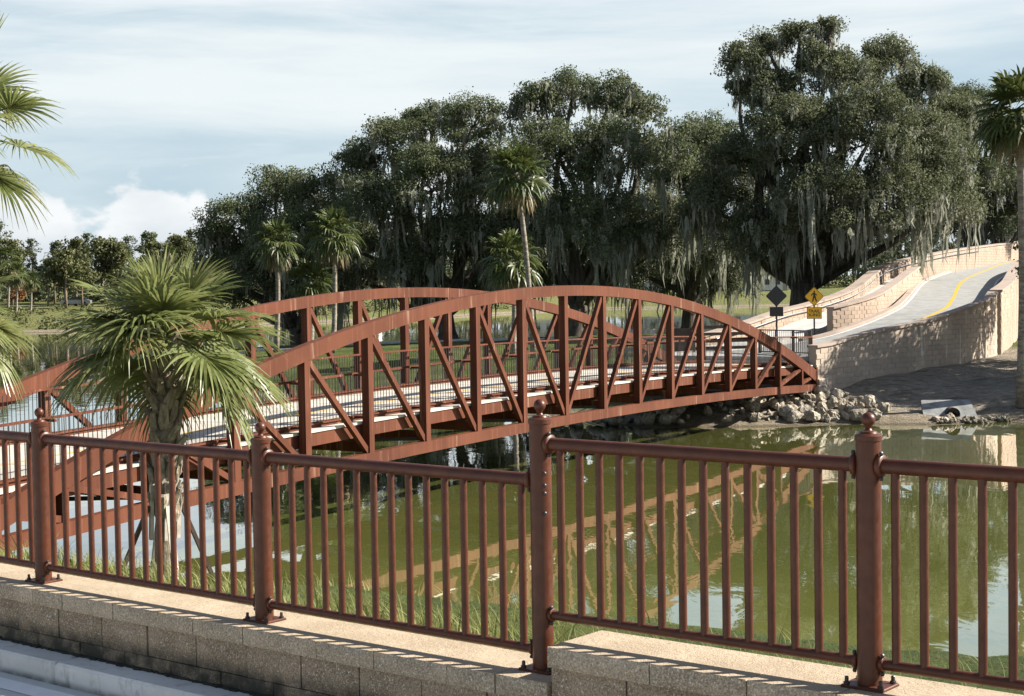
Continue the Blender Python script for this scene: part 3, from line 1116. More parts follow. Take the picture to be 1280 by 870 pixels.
road_pts = [(10.2, 68.2, 2.34), (13.4, 70.4, 2.55), (17.0, 72.8, 3.05), (20.6, 77.6, 3.80), at(1190, 375, 84), at(1200, 355, 96), at(1213, 346, 104), at(1233, 337.5, 116), at(1258, 328, 130), at(1300, 318, 146)]
rpath = catmull(road_pts, 8)
structure(ribbon(rpath, -2.3, 2.2, 0, 0.5).build('trail', 'trail_asphalt'))
structure(ribbon(rpath[14:], -0.09, 0.09, 0.005, 0.004).build('trail_marking', 'yellow_line'))
structure(ribbon(rpath[6:], -2.22, -2.10, 0.005, 0.004).build('trail_marking', 'white_line'))
structure(ribbon(rpath[6:], 1.98, 2.08, 0.005, 0.004).build('trail_marking', 'white_line'))
structure(ribbon(rpath[10:], -2.62, -2.31, 0.12, 0.6).build('kerb_edge', 'ramp_cap'))
# plaza at the bridge head and the side path that climbs beside the ramp
pz = MB()
pl = [bw(22.0, 0.5), bw(22.0, W + 1.2), Vector((6.6, 71.5, 0)), Vector((11.0, 76.0, 0)), Vector((17.0, 75.5, 0)), Vector((15.0, 69.6, 0)), Vector((13.0, 66.9, 0))]
pz.v = [(p.x, p.y, 2.30) for p in pl] + [(p.x, p.y, 0.4) for p in pl]
n = len(pl)
pz.f = [tuple(reversed(range(n)))] + [(i, (i + 1) % n, n + (i + 1) % n, n + i) for i in range(n)]
structure(pz.build('plaza', 'sidewalk'))
spath = catmull([(9.0, 72.5, 2.42), (12.3, 77.0, 2.62), at(1010, 404, 83), at(1050, 388, 88), at(1085, 366, 94), at(1118, 346, 100)], 8)
structure(ribbon(spath, -0.9, 0.9, 0.01, 0.6).build('side_path', 'sidewalk'))


class WallPath:
    def __init__(s, pts, n=10):
        s.p = catmull([p[:3] for p in pts], n)        # top line
        b_ = catmull([(p[0], p[1], p[3]) for p in pts], n)
        s.b = [q.z for q in b_]
        s.s = [0.0]
        for i in range(1, len(s.p)):
            d = s.p[i] - s.p[i - 1]
            s.s.append(s.s[-1] + math.hypot(d.x, d.y))

    def at(s, t):
        for i in range(1, len(s.s)):
            if s.s[i] >= t or i == len(s.s) - 1:
                u = (t - s.s[i - 1]) / max(1e-6, s.s[i] - s.s[i - 1])
                p = s.p[i - 1].lerp(s.p[i], u)
                d = s.p[i] - s.p[i - 1]
                return p, math.atan2(d.y, d.x), s.b[i - 1] * (1 - u) + s.b[i] * u


def ramp_wall(label, pts, thick, bmat, mode, bl=0.5, bh=0.2, proud=0.022, handrail=None):
    """wall along a path (left to right as seen), front = right-hand side of travel"""
    w = thing('retaining_wall', label, 'retaining wall')
    wp = WallPath(pts)
    mb = MB()
    for i, p in enumerate(wp.p):
        s_ = side(wp.p, i)
        for o_, z_ in ((0, p.z - 0.08), (0, wp.b[i] - 0.5), (-thick, wp.b[i] - 0.5), (-thick, p.z - 0.08)):
            q = p + s_ * o_
            mb.v.append((q.x, q.y, z_))
    for i in range(len(wp.p) - 1):
        for e in range(4):
            e2 = (e + 1) % 4
            mb.f.append((i * 4 + e2, i * 4 + e, (i + 1) * 4 + e, (i + 1) * 4 + e2))
    j = (len(wp.p) - 1) * 4
    mb.f += [(0, 1, 2, 3), (j + 3, j + 2, j + 1, j)]
    mb.build('wall_core', bmat, w)
    # cap stones
    cm = {}
    tot = wp.s[-1]
    nc = max(2, int(tot / 0.9))
    for i in range(nc):
        t = (i + 0.5) * tot / nc
        p, an, bz = wp.at(t)
        p0, p1 = wp.at(max(0, t - tot / nc / 2))[0], wp.at(min(tot, t + tot / nc / 2))[0]
        s_ = Vector((math.sin(an), -math.cos(an), 0))
        m_ = MB().bar(p0 + s_ * (-thick / 2) - Vector((0, 0, 0.035)), p1 + s_ * (-thick / 2) - Vector((0, 0, 0.035)), thick + 0.16, 0.10)
        o = m_.build('cap_stone', 'ramp_cap', w)
    # block courses
    r_ = random.Random(3)
    n = 0
    rest = MB()
    bm_ = MB().bbox((0, 0, 0), (bl - 0.012, 0.12, bh - 0.010), 0.012).mesh('block')
    bm_.materials.append(M[bmat])
    zmin = min(wp.b) - 0.2
    zmax = max(p.z for p in wp.p)
    row = 0
    z = zmin
    while z < zmax:
        t = bl / 2 if row % 2 == 0 else 0.0
        while t < tot - 0.1:
            p, an, bz = wp.at(t)
            if z + bh / 2 < p.z - 0.10 and z > bz - 0.25 and t > bl * 0.4:
                s_ = Vector((math.sin(an), -math.cos(an), 0))
                c_ = p + s_ * (proud - 0.06 + r_.uniform(-.006, .006))
                if mode == 'parts' and n < 296:
                    link('block', bm_, w, (c_.x, c_.y, z), an)
                    n += 1
                else:
                    rest.bbox((c_.x, c_.y, z), (bl - 0.012, 0.12, bh - 0.010), 0.012, an)
            t += bl
        z += bh
        row += 1
    if rest.v:
        stuff(rest.build('block_courses', bmat, w))
    if handrail:
        i0, i1, off, dz = handrail
        pts_ = []
        for i in range(i0, min(i1, len(wp.p))):
            pts_.append(wp.p[i] + side(wp.p, i) * off + Vector((0, 0, dz)))
        MB().tube(pts_, 0.03, 8).build('handrail', 'galvanised', w, True)
    return w


front_pts = [(12.25, 64.95, 2.79, 0.4), (12.9, 65.6, 2.83, 0.5), (15.55, 68.3, 3.27, 1.1), (17.9, 70.4, 3.52, 1.45), (20.5, 73.0, 4.02, 1.7), (22.3, 75.0, 4.45, 1.8), (23.05, 76.6, 4.72, 1.9)]
ramp_wall('grey-beige block retaining wall with pale streaks curving up from the footbridge end above the bank', front_pts, 0.34, 'ramp_wall_block', 'parts', 0.56, 0.215)
# right parapet of the ramp, seen end on
rp = [(23.3, 76.8, 4.78, 1.7), (25.6, 82.5, 5.15, 1.7), (28.6, 91.0, 5.75, 2.0), (32.4, 102.0, 6.3, 2.0), (37.5, 114.0, 6.9, 2.0), (46, 132, 7.6, 2.0)]
ramp_wall('sunlit pink block parapet along the right side of the climbing trail', rp, 0.45, 'ramp_wall_pink', 'stuff', 0.5, 0.2)


def wl_(px, pt, pb, Y):
    a_, b_ = at(px, pt, Y), at(px, pb, Y)
    return (a_.x, a_.y, a_.z, b_.z)


mid = [wl_(1041, 384, 412, 79.0), wl_(1070, 377, 409, 80), wl_(1100, 367, 400, 82.5), wl_(1122, 353, 386, 87.5), wl_(1138, 341, 370, 92.5), wl_(1152, 331, 357, 98.5)]
ramp_wall('short pink block wall between the climbing trail and the side path', mid, 0.4, 'ramp_wall_pink', 'stuff', 0.5, 0.2)
outer = [wl_(838, 426, 436, 74.5), wl_(880, 419, 432, 76), wl_(930, 405, 427, 79), wl_(980, 388, 414, 83), wl_(1020, 378, 402, 87), wl_(1068, 361, 386, 91.5), wl_(1100, 337, 372, 97), wl_(1122, 328, 362, 101),
         wl_(1150, 321, 354, 106), wl_(1197, 312, 337, 116), wl_(1250, 305, 327, 130), wl_(1300, 299, 320, 146)]
ramp_wall('long sunlit pink block wall behind the ramp with a handrail, under the big oak', outer, 0.5, 'ramp_wall_pink', 'stuff', 0.5, 0.2, handrail=(12, 96, 0.16, -0.28))

# ------------------------------------------------------------------ signs and small fences at the bridge head


def text_mesh(body, size, name):
    cu = bpy.data.curves.new('lettering', 'FONT')
    cu.body = body
    cu.size = size
    cu.extrude = 0.002
    cu.align_x = 'CENTER'
    cu.align_y = 'CENTER'
    cu.space_line = 0.9
    cu.offset = size * 0.018
    o = bpy.data.objects.new('lettering', cu)
    COL.objects.link(o)
    bpy.context.view_layer.update()
    me = bpy.data.meshes.new_from_object(o.evaluated_get(bpy.context.evaluated_depsgraph_get()))
    COL.objects.unlink(o)
    bpy.data.objects.remove(o)
    me.name = name
    return me


def rdiamond(r, c):
    """diamond outline with slightly cut corners"""
    pts = []
    for k in range(4):
        a_ = k * math.pi / 2
        for d in (-1, 1):
            ca = Vector((math.cos(a_), math.sin(a_)))
            t = Vector((-math.sin(a_), math.cos(a_)))
            p = ca * (r - c) + t * (d * c)
            pts.append((p.x, p.y))
    return pts


sb = at(1018, 418, 74.0)
sb.z = 2.3
face = math.atan2(-sb.x, sb.y) * 0.6
sign = thing('pedestrian_sign', 'yellow diamond walking-figure sign over a TRAIL X-ING plate on a black post', 'sign', tuple(sb), face)
zc_ = at(1018, 370.5, 74.0).z - sb.z
zp_ = at(1018, 391.2, 74.0).z - sb.z
dr = 12.2 / 2017 * 74
MB().box((0, 0.04, zc_ / 2 + .1), (0.07, 0.07, zc_ + 1.0)).build('post', 'black_paint', sign)
dm = MB().prism([(x, zc_ + z) for x, z in rdiamond(dr, 0.035)], -0.006, 0.006).build('diamond_plate', 'sign_yellow', sign)
bo = rdiamond(dr - 0.012, 0.03)
bi = rdiamond(dr - 0.034, 0.025)
bm = MB()
vs = [(x, -0.0085, zc_ + z) for x, z in bo] + [(x, -0.0085, zc_ + z) for x, z in bi]
bm.add(vs, [(i, (i + 1) % 8, 8 + (i + 1) % 8, 8 + i) for i in range(8)]).build('border', 'black_paint', dm)
fig = MB()


def figp(poly):
    fig.prism([(x * dr, zc_ + z * dr) for x, z in poly], -0.012, -0.007)


figp([(0.02 + 0.075 * math.cos(a), 0.50 + 0.085 * math.sin(a)) for a in np.linspace(0, 2 * math.pi, 12, False)])
figp([(-0.10, 0.40), (0.10, 0.40), (0.13, 0.05), (-0.09, 0.03)])
figp([(-0.09, 0.08), (0.06, 0.02), (-0.10, -0.55), (-0.22, -0.52)])
figp([(-0.02, 0.04), (0.13, 0.08), (0.30, -0.50), (0.17, -0.55)])
figp([(-0.10, 0.40), (-0.04, 0.30), (-0.27, 0.04), (-0.33, 0.11)])
figp([(0.05, 0.40), (0.11, 0.33), (0.32, 0.14), (0.27, 0.07), (0.06, 0.24)])
fig.build('walking_figure', 'black_paint', dm)
pm = MB().box((0, 0, zp_), (18.4 / 2017 * 74, 0.012, 14.6 / 2017 * 74)).build('text_plate', 'sign_yellow', sign)
pw, ph = 18.4 / 2017 * 74, 14.6 / 2017 * 74
b2 = MB()
for cx, cz, w_, h_ in ((0, ph / 2 - .012, pw, .022), (0, -ph / 2 + .012, pw, .022), (pw / 2 - .012, 0, .022, ph - .046), (-pw / 2 + .012, 0, .022, ph - .046)):
    b2.box((cx, -0.008, zp_ + cz), (w_, 0.004, h_))
b2.build('border', 'black_paint', pm)
tm = text_mesh('TRAIL\nX-ING', 0.195, 'lettering')
tm.materials.clear()
tm.materials.append(M['black_paint'])
lt = link('lettering', tm, pm, (0, -0.009, zp_ - 0.01))
lt.rotation_euler = (math.pi / 2, 0, 0)

sb2 = at(971, 436, 72.0)
sb2.z = 2.3
sign2 = thing('road_sign', 'dark back of a diamond sign on a black post left of the yellow sign', 'sign', tuple(sb2), 2.9)
z1, z2 = at(971, 370, 72).z - sb2.z, at(971, 389.5, 72).z - sb2.z
MB().box((0, -0.05, z1 / 2 + .12), (0.07, 0.07, z1 + 1.0)).build('post', 'black_paint', sign2)
MB().prism([(x, z1 + z) for x, z in rdiamond(0.48, 0.03)], -0.006, 0.006).build('diamond_plate', 'black_paint', sign2)
MB().box((0, 0, z2), (0.6, 0.012, 0.42)).build('text_plate', 'black_paint', sign2)


def slat_fence(label, p0, p1, h, nsl, mat, slat=0.14):
    p0, p1 = Vector(p0), Vector(p1)
    t = p1 - p0
    f_ = thing('timber_fence', label, 'fence', tuple(p0), math.atan2(t.y, t.x))
    L = math.hypot(t.x, t.y)
    n = max(2, int(L / 1.6) + 1)
    for i in range(n):
        MB().bbox((L * i / (n - 1), 0.07, h / 2 + t.z * i / (n - 1)), (0.10, 0.09, h + .1), 0.01).build('post', mat, f_)
    for k in range(nsl):
        z = 0.16 + (h - 0.22) * k / (nsl - 1)
        MB().bar((-0.1, 0, z), (L + 0.1, 0, z + t.z), 0.04, slat).build('slat', mat, f_)
    return f_


def pt(px, py, Y, z):
    p = at(px, py, Y)
    return (p.x, p.y, z)


slat_fence('dark slatted timber guard fence beyond the right end of the deck', pt(868, 450, 72.0, 2.28), pt(936, 450, 71.5, 2.33), 1.15, 4, 'timber_dark')
slat_fence('short grey slatted timber fence beyond the deck, left of the dark slatted one', pt(784, 455, 71.5, 2.05), pt(818, 455, 71.5, 2.05), 1.25, 5, 'timber_grey', 0.17)
slat_fence('brown closed board fence panel between the grey and the dark slatted fences', pt(842, 455, 73.3, 1.95), pt(864, 455, 73.0, 1.95), 1.35, 9, 'timber_dark', 0.145)

# black picket fence between sign post and pillar
pf0, pf1 = Vector(pt(950, 452, 68.6, 2.3)), Vector(pt(1013, 452, 66.4, 2.3))
pf = thing('picket_fence', 'black metal fence panel between the footbridge end and the block wall', 'fence', tuple(pf0), math.atan2((pf1 - pf0).y, (pf1 - pf0).x))
L = (pf1 - pf0).length
for i in range(4):
    MB().box((L * i / 3, 0, 0.52), (0.09 if i < 3 else 0.16, 0.08, 1.1)).build('post', 'dark_steel', pf)
for z in (0.12, 1.04):
    MB().box((L / 2, 0, z), (L, 0.04, 0.045)).build('rail', 'dark_steel', pf)
pk = MB()
for x in np.arange(0.1, L, 0.115):
    pk.box((x, 0, 0.57), (0.014, 0.014, 0.9))
stuff(pk.build('pickets', 'dark_steel', pf))

# ------------------------------------------------------------------ culvert and riprap
cp = at(1192, 520, 62.2)
cz0 = hz(cp.x, cp.y)
cv = thing('culvert', 'sloping grey concrete culvert end with a dark round pipe mouth on the bank', 'culvert', (cp.x - 0.45, 60.85, 0.10), -0.05)
mb = MB()
Wd, Hd = 2.05, 1.25
sl = math.radians(32)
nx_ = 24
hole = [(0.10 + 0.27 * math.cos(a), 0.40 + 0.30 * math.sin(a)) for a in np.linspace(0, 2 * math.pi, nx_, False)]


def slabp(u, v, w):
    return (u, v * math.cos(sl) - w * math.sin(sl), v * math.sin(sl) + w * math.cos(sl))


outer_ = []
for hx, hy in hole:
    dx, dy = hx - 0.10, hy - 0.40
    t = min((Wd / 2 - 0.10 * math.copysign(1, dx)) / max(abs(dx), 1e-6), ((Hd - 0.40) if dy > 0 else 0.40) / max(abs(dy), 1e-6))
    outer_.append((0.10 + dx * t, 0.40 + dy * t))
for cx_, cy_ in ((-Wd / 2, 0), (Wd / 2, 0), (-Wd / 2, Hd), (Wd / 2, Hd)):
    i_ = min(range(nx_), key=lambda i: abs(outer_[i][0] - cx_) + abs(outer_[i][1] - cy_))
    outer_[i_] = (cx_, cy_)
vs = [slabp(u * (1 - 0.1 * (v / Hd)), v, 0) for u, v in outer_] + [slabp(u, v, 0) for u, v in hole] + \
     [slabp(u * (1 - 0.1 * (v / Hd)), v, -0.16) for u, v in outer_] + [slabp(u, v, -0.16) for u, v in hole]
n = nx_
fs = []
for i in range(n):
    j = (i + 1) % n
    fs += [(i, j, n + j, n + i), (n + i, n + j, 3 * n + j, 3 * n + i), (j, i, 2 * n + i, 2 * n + j), (2 * n + j, 2 * n + i, 3 * n + i, 3 * n + j)]
mb.add(vs, fs)
mb.build('end_slab', 'culvert_concrete', cv)
pp = MB()
for i, yv in enumerate((0.0, 1.6)):
    for k in range(n):
        a_ = 2 * math.pi * k / n
        pp.v.append((0.10 + 0.26 * math.cos(a_), 0.12 + yv, 0.18 + 0.25 * math.sin(a_)))
for k in range(n):
    k2 = (k + 1) % n
    pp.f.append((k, k2, n + k2, n + k))
pp.f.append(tuple(range(n, 2 * n)))
pp.build('pipe', 'timber_dark', cv)

rocks = []
for s in range(9):
    r_ = np.random.default_rng(100 + s)
    import bmesh
    bmx = bmesh.new()
    bmesh.ops.create_icosphere(bmx, subdivisions=3, radius=1.0)
    ax = r_.normal(size=(7, 3))
    ax /= np.linalg.norm(ax, axis=1)[:, None]
    lim = r_.uniform(0.5, 0.85, 7)
    for v_ in bmx.verts:
        p = np.array(v_.co)
        for a_, l_ in zip(ax, lim):
            d = p @ a_
            if d > l_:
                p = p - a_ * (d - l_) * 0.9
        p = p * np.array([1, 0.85, 0.75]) * (1 + 0.09 * math.sin(7 * p[0] + s) * math.sin(6 * p[1] + 2 * s) + 0.06 * math.sin(13 * p[2] + 11 * p[0])) + r_.normal(size=3) * 0.022
        v_.co = p
    me = bpy.data.meshes.new('rock')
    bmx.to_mesh(me)
    bmx.free()
    me.materials.append(M['riprap'])
    rocks.append(me)
r_ = random.Random(21)


def rock(x, y, z, s, label, group):
    o = link('rock', rocks[r_.randint(0, len(rocks) - 1)], None, (x, y, z))
    o.rotation_euler = (r_.uniform(0, 6), r_.uniform(0, 6), r_.uniform(0, 6))
    o.scale = (s * r_.uniform(.85, 1.2), s * r_.uniform(.85, 1.2), s * r_.uniform(.75, 1.05))
    tag(o, label, 'rock', group)


RG, RL = 'riprap rocks at the footbridge end', 'pale weathered limestone rock in the heap below the footbridge end'
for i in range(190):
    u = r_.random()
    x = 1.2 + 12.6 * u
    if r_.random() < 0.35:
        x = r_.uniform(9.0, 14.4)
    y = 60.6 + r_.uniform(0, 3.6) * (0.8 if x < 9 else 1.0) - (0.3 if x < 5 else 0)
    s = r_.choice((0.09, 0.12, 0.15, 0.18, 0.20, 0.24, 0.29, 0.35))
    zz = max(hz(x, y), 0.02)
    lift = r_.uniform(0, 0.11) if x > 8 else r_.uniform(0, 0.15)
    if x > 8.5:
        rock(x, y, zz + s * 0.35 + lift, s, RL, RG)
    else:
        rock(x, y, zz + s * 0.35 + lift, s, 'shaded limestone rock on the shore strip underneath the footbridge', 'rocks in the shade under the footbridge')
RG2, RL2 = 'small rocks at the culvert mouth', 'small pale rock at the water edge below the culvert'
for i in range(70):
    a_ = r_.gauss(0, 0.45)
    x = cp.x + max(-1.25, min(1.75, r_.uniform(-1.25, 1.75)))
    y = 60.75 - r_.uniform(0.0, 0.75) + (0.5 if x > cp.x + 0.8 else 0)
    s = r_.choice((0.07, 0.10, 0.13, 0.16))
    rock(x, y, max(hz(x, y), -0.03) + s * 0.25, s, RL2, RG2)

# ------------------------------------------------------------------ palms


def fan_leaf(L, pet, nseg, az, el, r_, droop=0.55, npt=5, spread=2.15, width=1.0):
    """costapalmate leaf: petiole then narrow folded segments that droop at the tips. Returns verts, quads, petiole points"""
    h = Vector((math.cos(az), math.sin(az), 0))
    up = Vector((0, 0, 1))
    t = h * math.cos(el) + up * math.sin(el)
    pts = []
    sag = 0.10 + 0.35 * (1 - math.sin(max(el, 0)))
    for i in range(6):
        u = i / 5
        pts.append(t * (pet * u) - up * (sag * pet * u * u * 0.6))
    hub = pts[-1]
    t2 = (pts[-1] - pts[-2]).normalized()
    lat = h.cross(up).normalized()
    nrm = lat.cross(t2).normalized()
    if nrm.z < 0:
        nrm = -nrm
    roll = r_.uniform(-0.5, 0.5)
    lat = (lat * math.cos(roll) + nrm * math.sin(roll)).normalized()
    nrm = (lat.cross(t2)).normalized()
    if nrm.z < 0:
        nrm = -nrm
    V, F = [], []
    for k in range(nseg):
        th = -spread + 2 * spread * k / (nseg - 1) + r_.uniform(-.02, .02)
        ln = L * (0.62 + 0.38 * math.cos(th * 0.62)) * r_.uniform(0.93, 1.05)
        d = t2 * math.cos(th) + lat * math.sin(th)
        d = (d - t2 * 0.0 + nrm * (0.16 * abs(math.sin(th)) + r_.uniform(-.05, .05))).normalized()
        # costa: outer segments leave further back
        base = hub + t2 * (0.10 * L * math.cos(th))
        sd = d.cross(nrm).normalized()
        o = len(V)
        dr_ = droop * r_.uniform(0.6, 1.35)
        for i in range(npt):
            u = i / (npt - 1)
            c = base + d * (ln * u) - up * (dr_ * ln * max(0, u - 0.42) ** 1.7 * 1.25)
            if u > 0.42:
                c = c - d * (ln * 0.22 * dr_ * (u - 0.42) ** 2)
            w = width * ln * (0.004 + 0.031 * math.sin(math.pi * min(1, u * 0.95 + 0.06)) ** 0.9) * (1 - u * 0.62)
            if i == npt - 1:
                w = 0.0012
            fold = nrm * (w * 0.45 * (1 if k % 2 else -1))
            V += [c - sd * w + fold, c + sd * w - fold]
        for i in range(npt - 1):
            F.append((o + 2 * i, o + 2 * i + 1, o + 2 * i + 3, o + 2 * i + 2))
    return V, F, pts


def big_palm(label, base, top, L, pet, nfr, seed, rtrunk=0.16, boots=58, braces=False, emin=-0.75, emax=1.45, upright=1.0):
    r_ = random.Random(seed)
    base, top = Vector(base), Vector(top)
    h = top - base
    p = thing('palm_tree', label, 'palm tree', tuple(base))
    MB().tube([h * t for t in np.linspace(-0.04, 1, 12)], [rtrunk * (1.12 - 0.25 * abs(t - 0.3)) + r_.uniform(-.008, .008) for t in np.linspace(0, 1, 12)], 14).build('trunk', 'boot_bark', p, True)
    ml = MB().tube([(0, 0, 0)] + [(0.040 + 0.030 * t + 0.02 * t * t, 0.03 * t, 0.06 + 0.17 * t) for t in (0, .5, 1)], [0.048, 0.044, 0.036, 0.026], 6).mesh('leaf_base')
    ml.materials.append(M['boot_bark'])
    for k in range(boots):
        a_ = k * 2.399 + r_.uniform(-.2, .2)
        t = 0.30 + 0.70 * k / boots
        q = h * t
        o = link('leaf_base', ml, p, q + Vector((math.cos(a_), math.sin(a_), 0)) * (rtrunk * 0.88))
        o.rotation_euler = (r_.uniform(-.15, .15), r_.uniform(-.15, .35), a_)
        s_ = r_.uniform(0.85, 1.2)
        o.scale = (s_ * 1.0, s_ * 1.25, s_)
    for k in range(nfr):
        az = k * 2.399 + r_.uniform(-.3, .3)
        u = (k + 0.5) / nfr
        el = emax + (emin - emax) * u ** 1.05 + r_.uniform(-.12, .12)
        if el < 0.2 and math.sin(az) < -0.3:
            el = r_.uniform(-0.15, 0.45)
        us = upright + (1 - upright) * min(1, max(0, (1.35 - el) / 1.0))
        V, F, pts = fan_leaf(L * us * r_.uniform(.88, 1.1), pet * us * r_.uniform(.85, 1.1), 46, az, el, r_, droop=0.12 + 0.70 * u, npt=6)
        mb = MB()
        mb.add(V, F)
        mb.tube(pts, [0.020, 0.017, 0.014, 0.012, 0.011, 0.010], 5)
        mb.build('frond', 'palm_leaf', p).location = h + Vector((0, 0, 0.10 + 0.12 * (1 - u)))
    # a few dead, hanging fronds
    for k in range(2):
        az = r_.uniform(0.3, 2.8)
        V, F, pts = fan_leaf(L * 0.6, pet * 0.6, 26, az, -1.05, r_, droop=1.2)
        mb = MB()
        mb.add(V, F)
        mb.tube(pts, 0.012, 5)
        o = mb.build('frond', 'dead_frond', p)
        o['label'] = 'tan dead frond hanging down'
        o.location = h + Vector((0, 0, -0.1))
    if braces:
        MB().lathe([(rtrunk + .035, 0), (rtrunk + .04, .05), (rtrunk + .035, .10)], n=14).build('strap', 'timber_dark', p, True).location = h * 0.34
        for k in range(4):
            a_ = 0.45 + k * math.pi / 2
            d = Vector((math.cos(a_), math.sin(a_), 0))
            MB().bar(h * 0.22 + d * (rtrunk + .05), h * 0.46 + d * (rtrunk + .05), 0.08, 0.04, d).build('batten', 'timber_brace', p)
            MB().bar(h * 0.36 + d * (rtrunk + .08), d * 0.75 + Vector((0, 0, -0.35)), 0.075, 0.04, (0, 0, 1)).build('brace', 'timber_brace' if k % 2 else 'timber_dark', p)
    return p


PY = 18.0
pb = at(205, 728, PY)
pt_ = at(208, 440, PY)
pb.z = hz(pb.x, pb.y) - 0.02
big_palm('braced fan palm with a boot-covered trunk growing behind the railing', pb, Vector((pt_.x, pt_.y, pt_.z + 0.03)), 0.84, 0.64, 30, 4, 0.100, 66, True, -0.65, 1.40, 0.62)
# palms just left of the view whose fronds reach into it
lb = at(-62, 700, 16.0)
lt_ = at(-58, 190, 16.0)
lb.z = hz(lb.x, lb.y)
big_palm('tall fan palm at the left edge with only its right-hand fronds in view high up', lb, lt_, 0.60, 0.66, 13, 12, 0.13, 70, False, -0.35, 1.2)
lb2 = at(-52, 700, 13.5)
lt2 = at(-50, 415, 13.5)
lb2.z = hz(lb2.x, lb2.y)
big_palm('low fan palm at the left edge with one drooping yellow-green frond in view', lb2, lt2, 0.42, 0.30, 14, 31, 0.13, 40, False, -0.7, 0.9)


def far_palm(label, px, ctop, cbase, Y, rpx, seed, zb=None, trunkr=0.15, leans=0.0, group=None, n=34, baseoff=0):
    r_ = random.Random(seed)
    c = at(px, ctop, Y)
    b = at(px + baseoff, cbase, Y)
    b.z = hz(b.x, b.y) if zb is None else zb
    p = thing('palm_tree', label, 'palm tree', tuple(b), 0, group)
    h = c - b
    rad = rpx / 2017 * Y
    MB().tube([h * t + Vector((math.sin(t * 3) * 0.12, 0, 0)) for t in np.linspace(0, 1, 9)], [trunkr * (1.2 - .3 * min(1, t * 3)) for t in np.linspace(0, 1, 9)], 10).build('trunk', 'palm_bark', p, True)
    V, F = [], []
    for k in range(n):
        az = k * 2.399
        u = (k + .5) / n
        el = 1.35 - 2.0 * u + r_.uniform(-.15, .15)
        v, f, pts = fan_leaf(rad * 0.62, rad * 0.55, 17, az, el, r_, droop=0.5 + .6 * u, npt=4, width=2.1)
        o = len(V)
        hp = h + Vector((math.sin(3) * .12, 0, 0))
        V += [q + hp for q in v]
        F += [tuple(i + o for i in q) for q in f]
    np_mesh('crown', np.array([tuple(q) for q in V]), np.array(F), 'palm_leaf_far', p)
    V, F = [], []
    for k in range(13):
        v, f, pts = fan_leaf(rad * 0.5, rad * 0.45, 11, k * 2.399, -0.85 + r_.uniform(-.25, .2), r_, droop=1.2, npt=4, width=2.2)
        o = len(V)
        V += [q + hp + Vector((0, 0, -0.1)) for q in v]
        F += [tuple(i + o for i in q) for q in f]
    np_mesh('dead_skirt', np.array([tuple(q) for q in V]), np.array(F), 'dead_frond', p)
    return p


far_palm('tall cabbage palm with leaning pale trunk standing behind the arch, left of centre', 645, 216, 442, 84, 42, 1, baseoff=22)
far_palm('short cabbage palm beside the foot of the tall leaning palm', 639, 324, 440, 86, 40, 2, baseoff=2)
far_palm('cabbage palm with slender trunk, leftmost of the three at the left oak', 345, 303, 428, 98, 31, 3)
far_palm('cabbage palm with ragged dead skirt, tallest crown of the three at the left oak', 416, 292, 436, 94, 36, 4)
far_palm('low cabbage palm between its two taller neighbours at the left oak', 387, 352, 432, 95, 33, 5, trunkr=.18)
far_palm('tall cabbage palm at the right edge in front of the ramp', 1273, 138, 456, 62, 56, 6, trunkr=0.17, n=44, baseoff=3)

# ------------------------------------------------------------------ oaks with hanging moss


def clump_leaves(centers, radii, per, size):
    """leaf quads filling ellipsoidal clumps"""
    k = len(centers)
    d = unit(rng.normal(size=(k * per, 3)))
    rr = rng.uniform(0.25, 1.0, (k * per, 1)) ** 0.5
    cc = np.repeat(centers, per, 0)
    ra = np.repeat(radii, per, 0)[:, None]
    rr = rr * np.where(rng.random((k * per, 1)) < 0.10, 1.35, 1.0)
    pos = cc + d * rr * ra * np.array([1.0, 1.0, 0.72])
    nr = unit(d * 0.6 + rng.normal(size=d.shape) * 0.7 + np.array([0, 0, 0.35]))
    return leaf_quads(pos, nr, rng.uniform(size[0], size[1], k * per), 0.62)


def strands(tops, lens, wid):
    """hanging ribbons of moss: irregular, tapering"""
    n = len(tops)
    a_ = rng.uniform(0, math.pi, n)
    sd = np.stack([np.cos(a_), np.sin(a_), np.zeros(n)], 1)
    prof = np.array([0.25, 0.9, 0.75, 1.0, 0.6, 0.05])
    m_ = len(prof)
    V = np.zeros((n, m_, 2, 3))
    drift = rng.normal(size=(n, 3)) * np.array([0.08, 0.08, 0])
    for i in range(m_):
        u = i / (m_ - 1)
        c = tops + drift * u * lens[:, None] + np.array([0, 0, -1.0]) * (u * lens)[:, None]
        c = c + rng.normal(size=(n, 3)) * np.array([0.05, 0.05, 0.03]) * (1 if i else 0)
        w = (wid * prof[i] * rng.uniform(0.6, 1.3, n))[:, None]
        V[:, i, 0] = c - sd * w
        V[:, i, 1] = c + sd * w
    o = (np.arange(n) * m_ * 2)[:, None]
    F = []
    for i in range(m_ - 1):
        F.append(np.concatenate([o + 2 * i, o + 2 * i + 1, o + 2 * i + 3, o + 2 * i + 2], 1))
    return V.reshape(-1, 3), np.concatenate(F, 0)


def wig(p0, p1, r0, r1, mb, n=7, amp=0.12, seg=7):
    p0, p1 = Vector(p0), Vector(p1)
    L = (p1 - p0).length
    pts, rad = [], []
    ph = random.uniform(0, 6)
    for i in range(n):
        t = i / (n - 1)
        e = math.sin(t * math.pi) * amp * L
        pts.append(p0.lerp(p1, t) + Vector((math.sin(ph + t * 4), math.cos(ph * 1.3 + t * 3.5), 0.5 * math.sin(ph + t * 5))) * e)
        rad.append(r0 * (1 - t) + r1 * t)
    mb.tube(pts, rad, seg)
    return pts


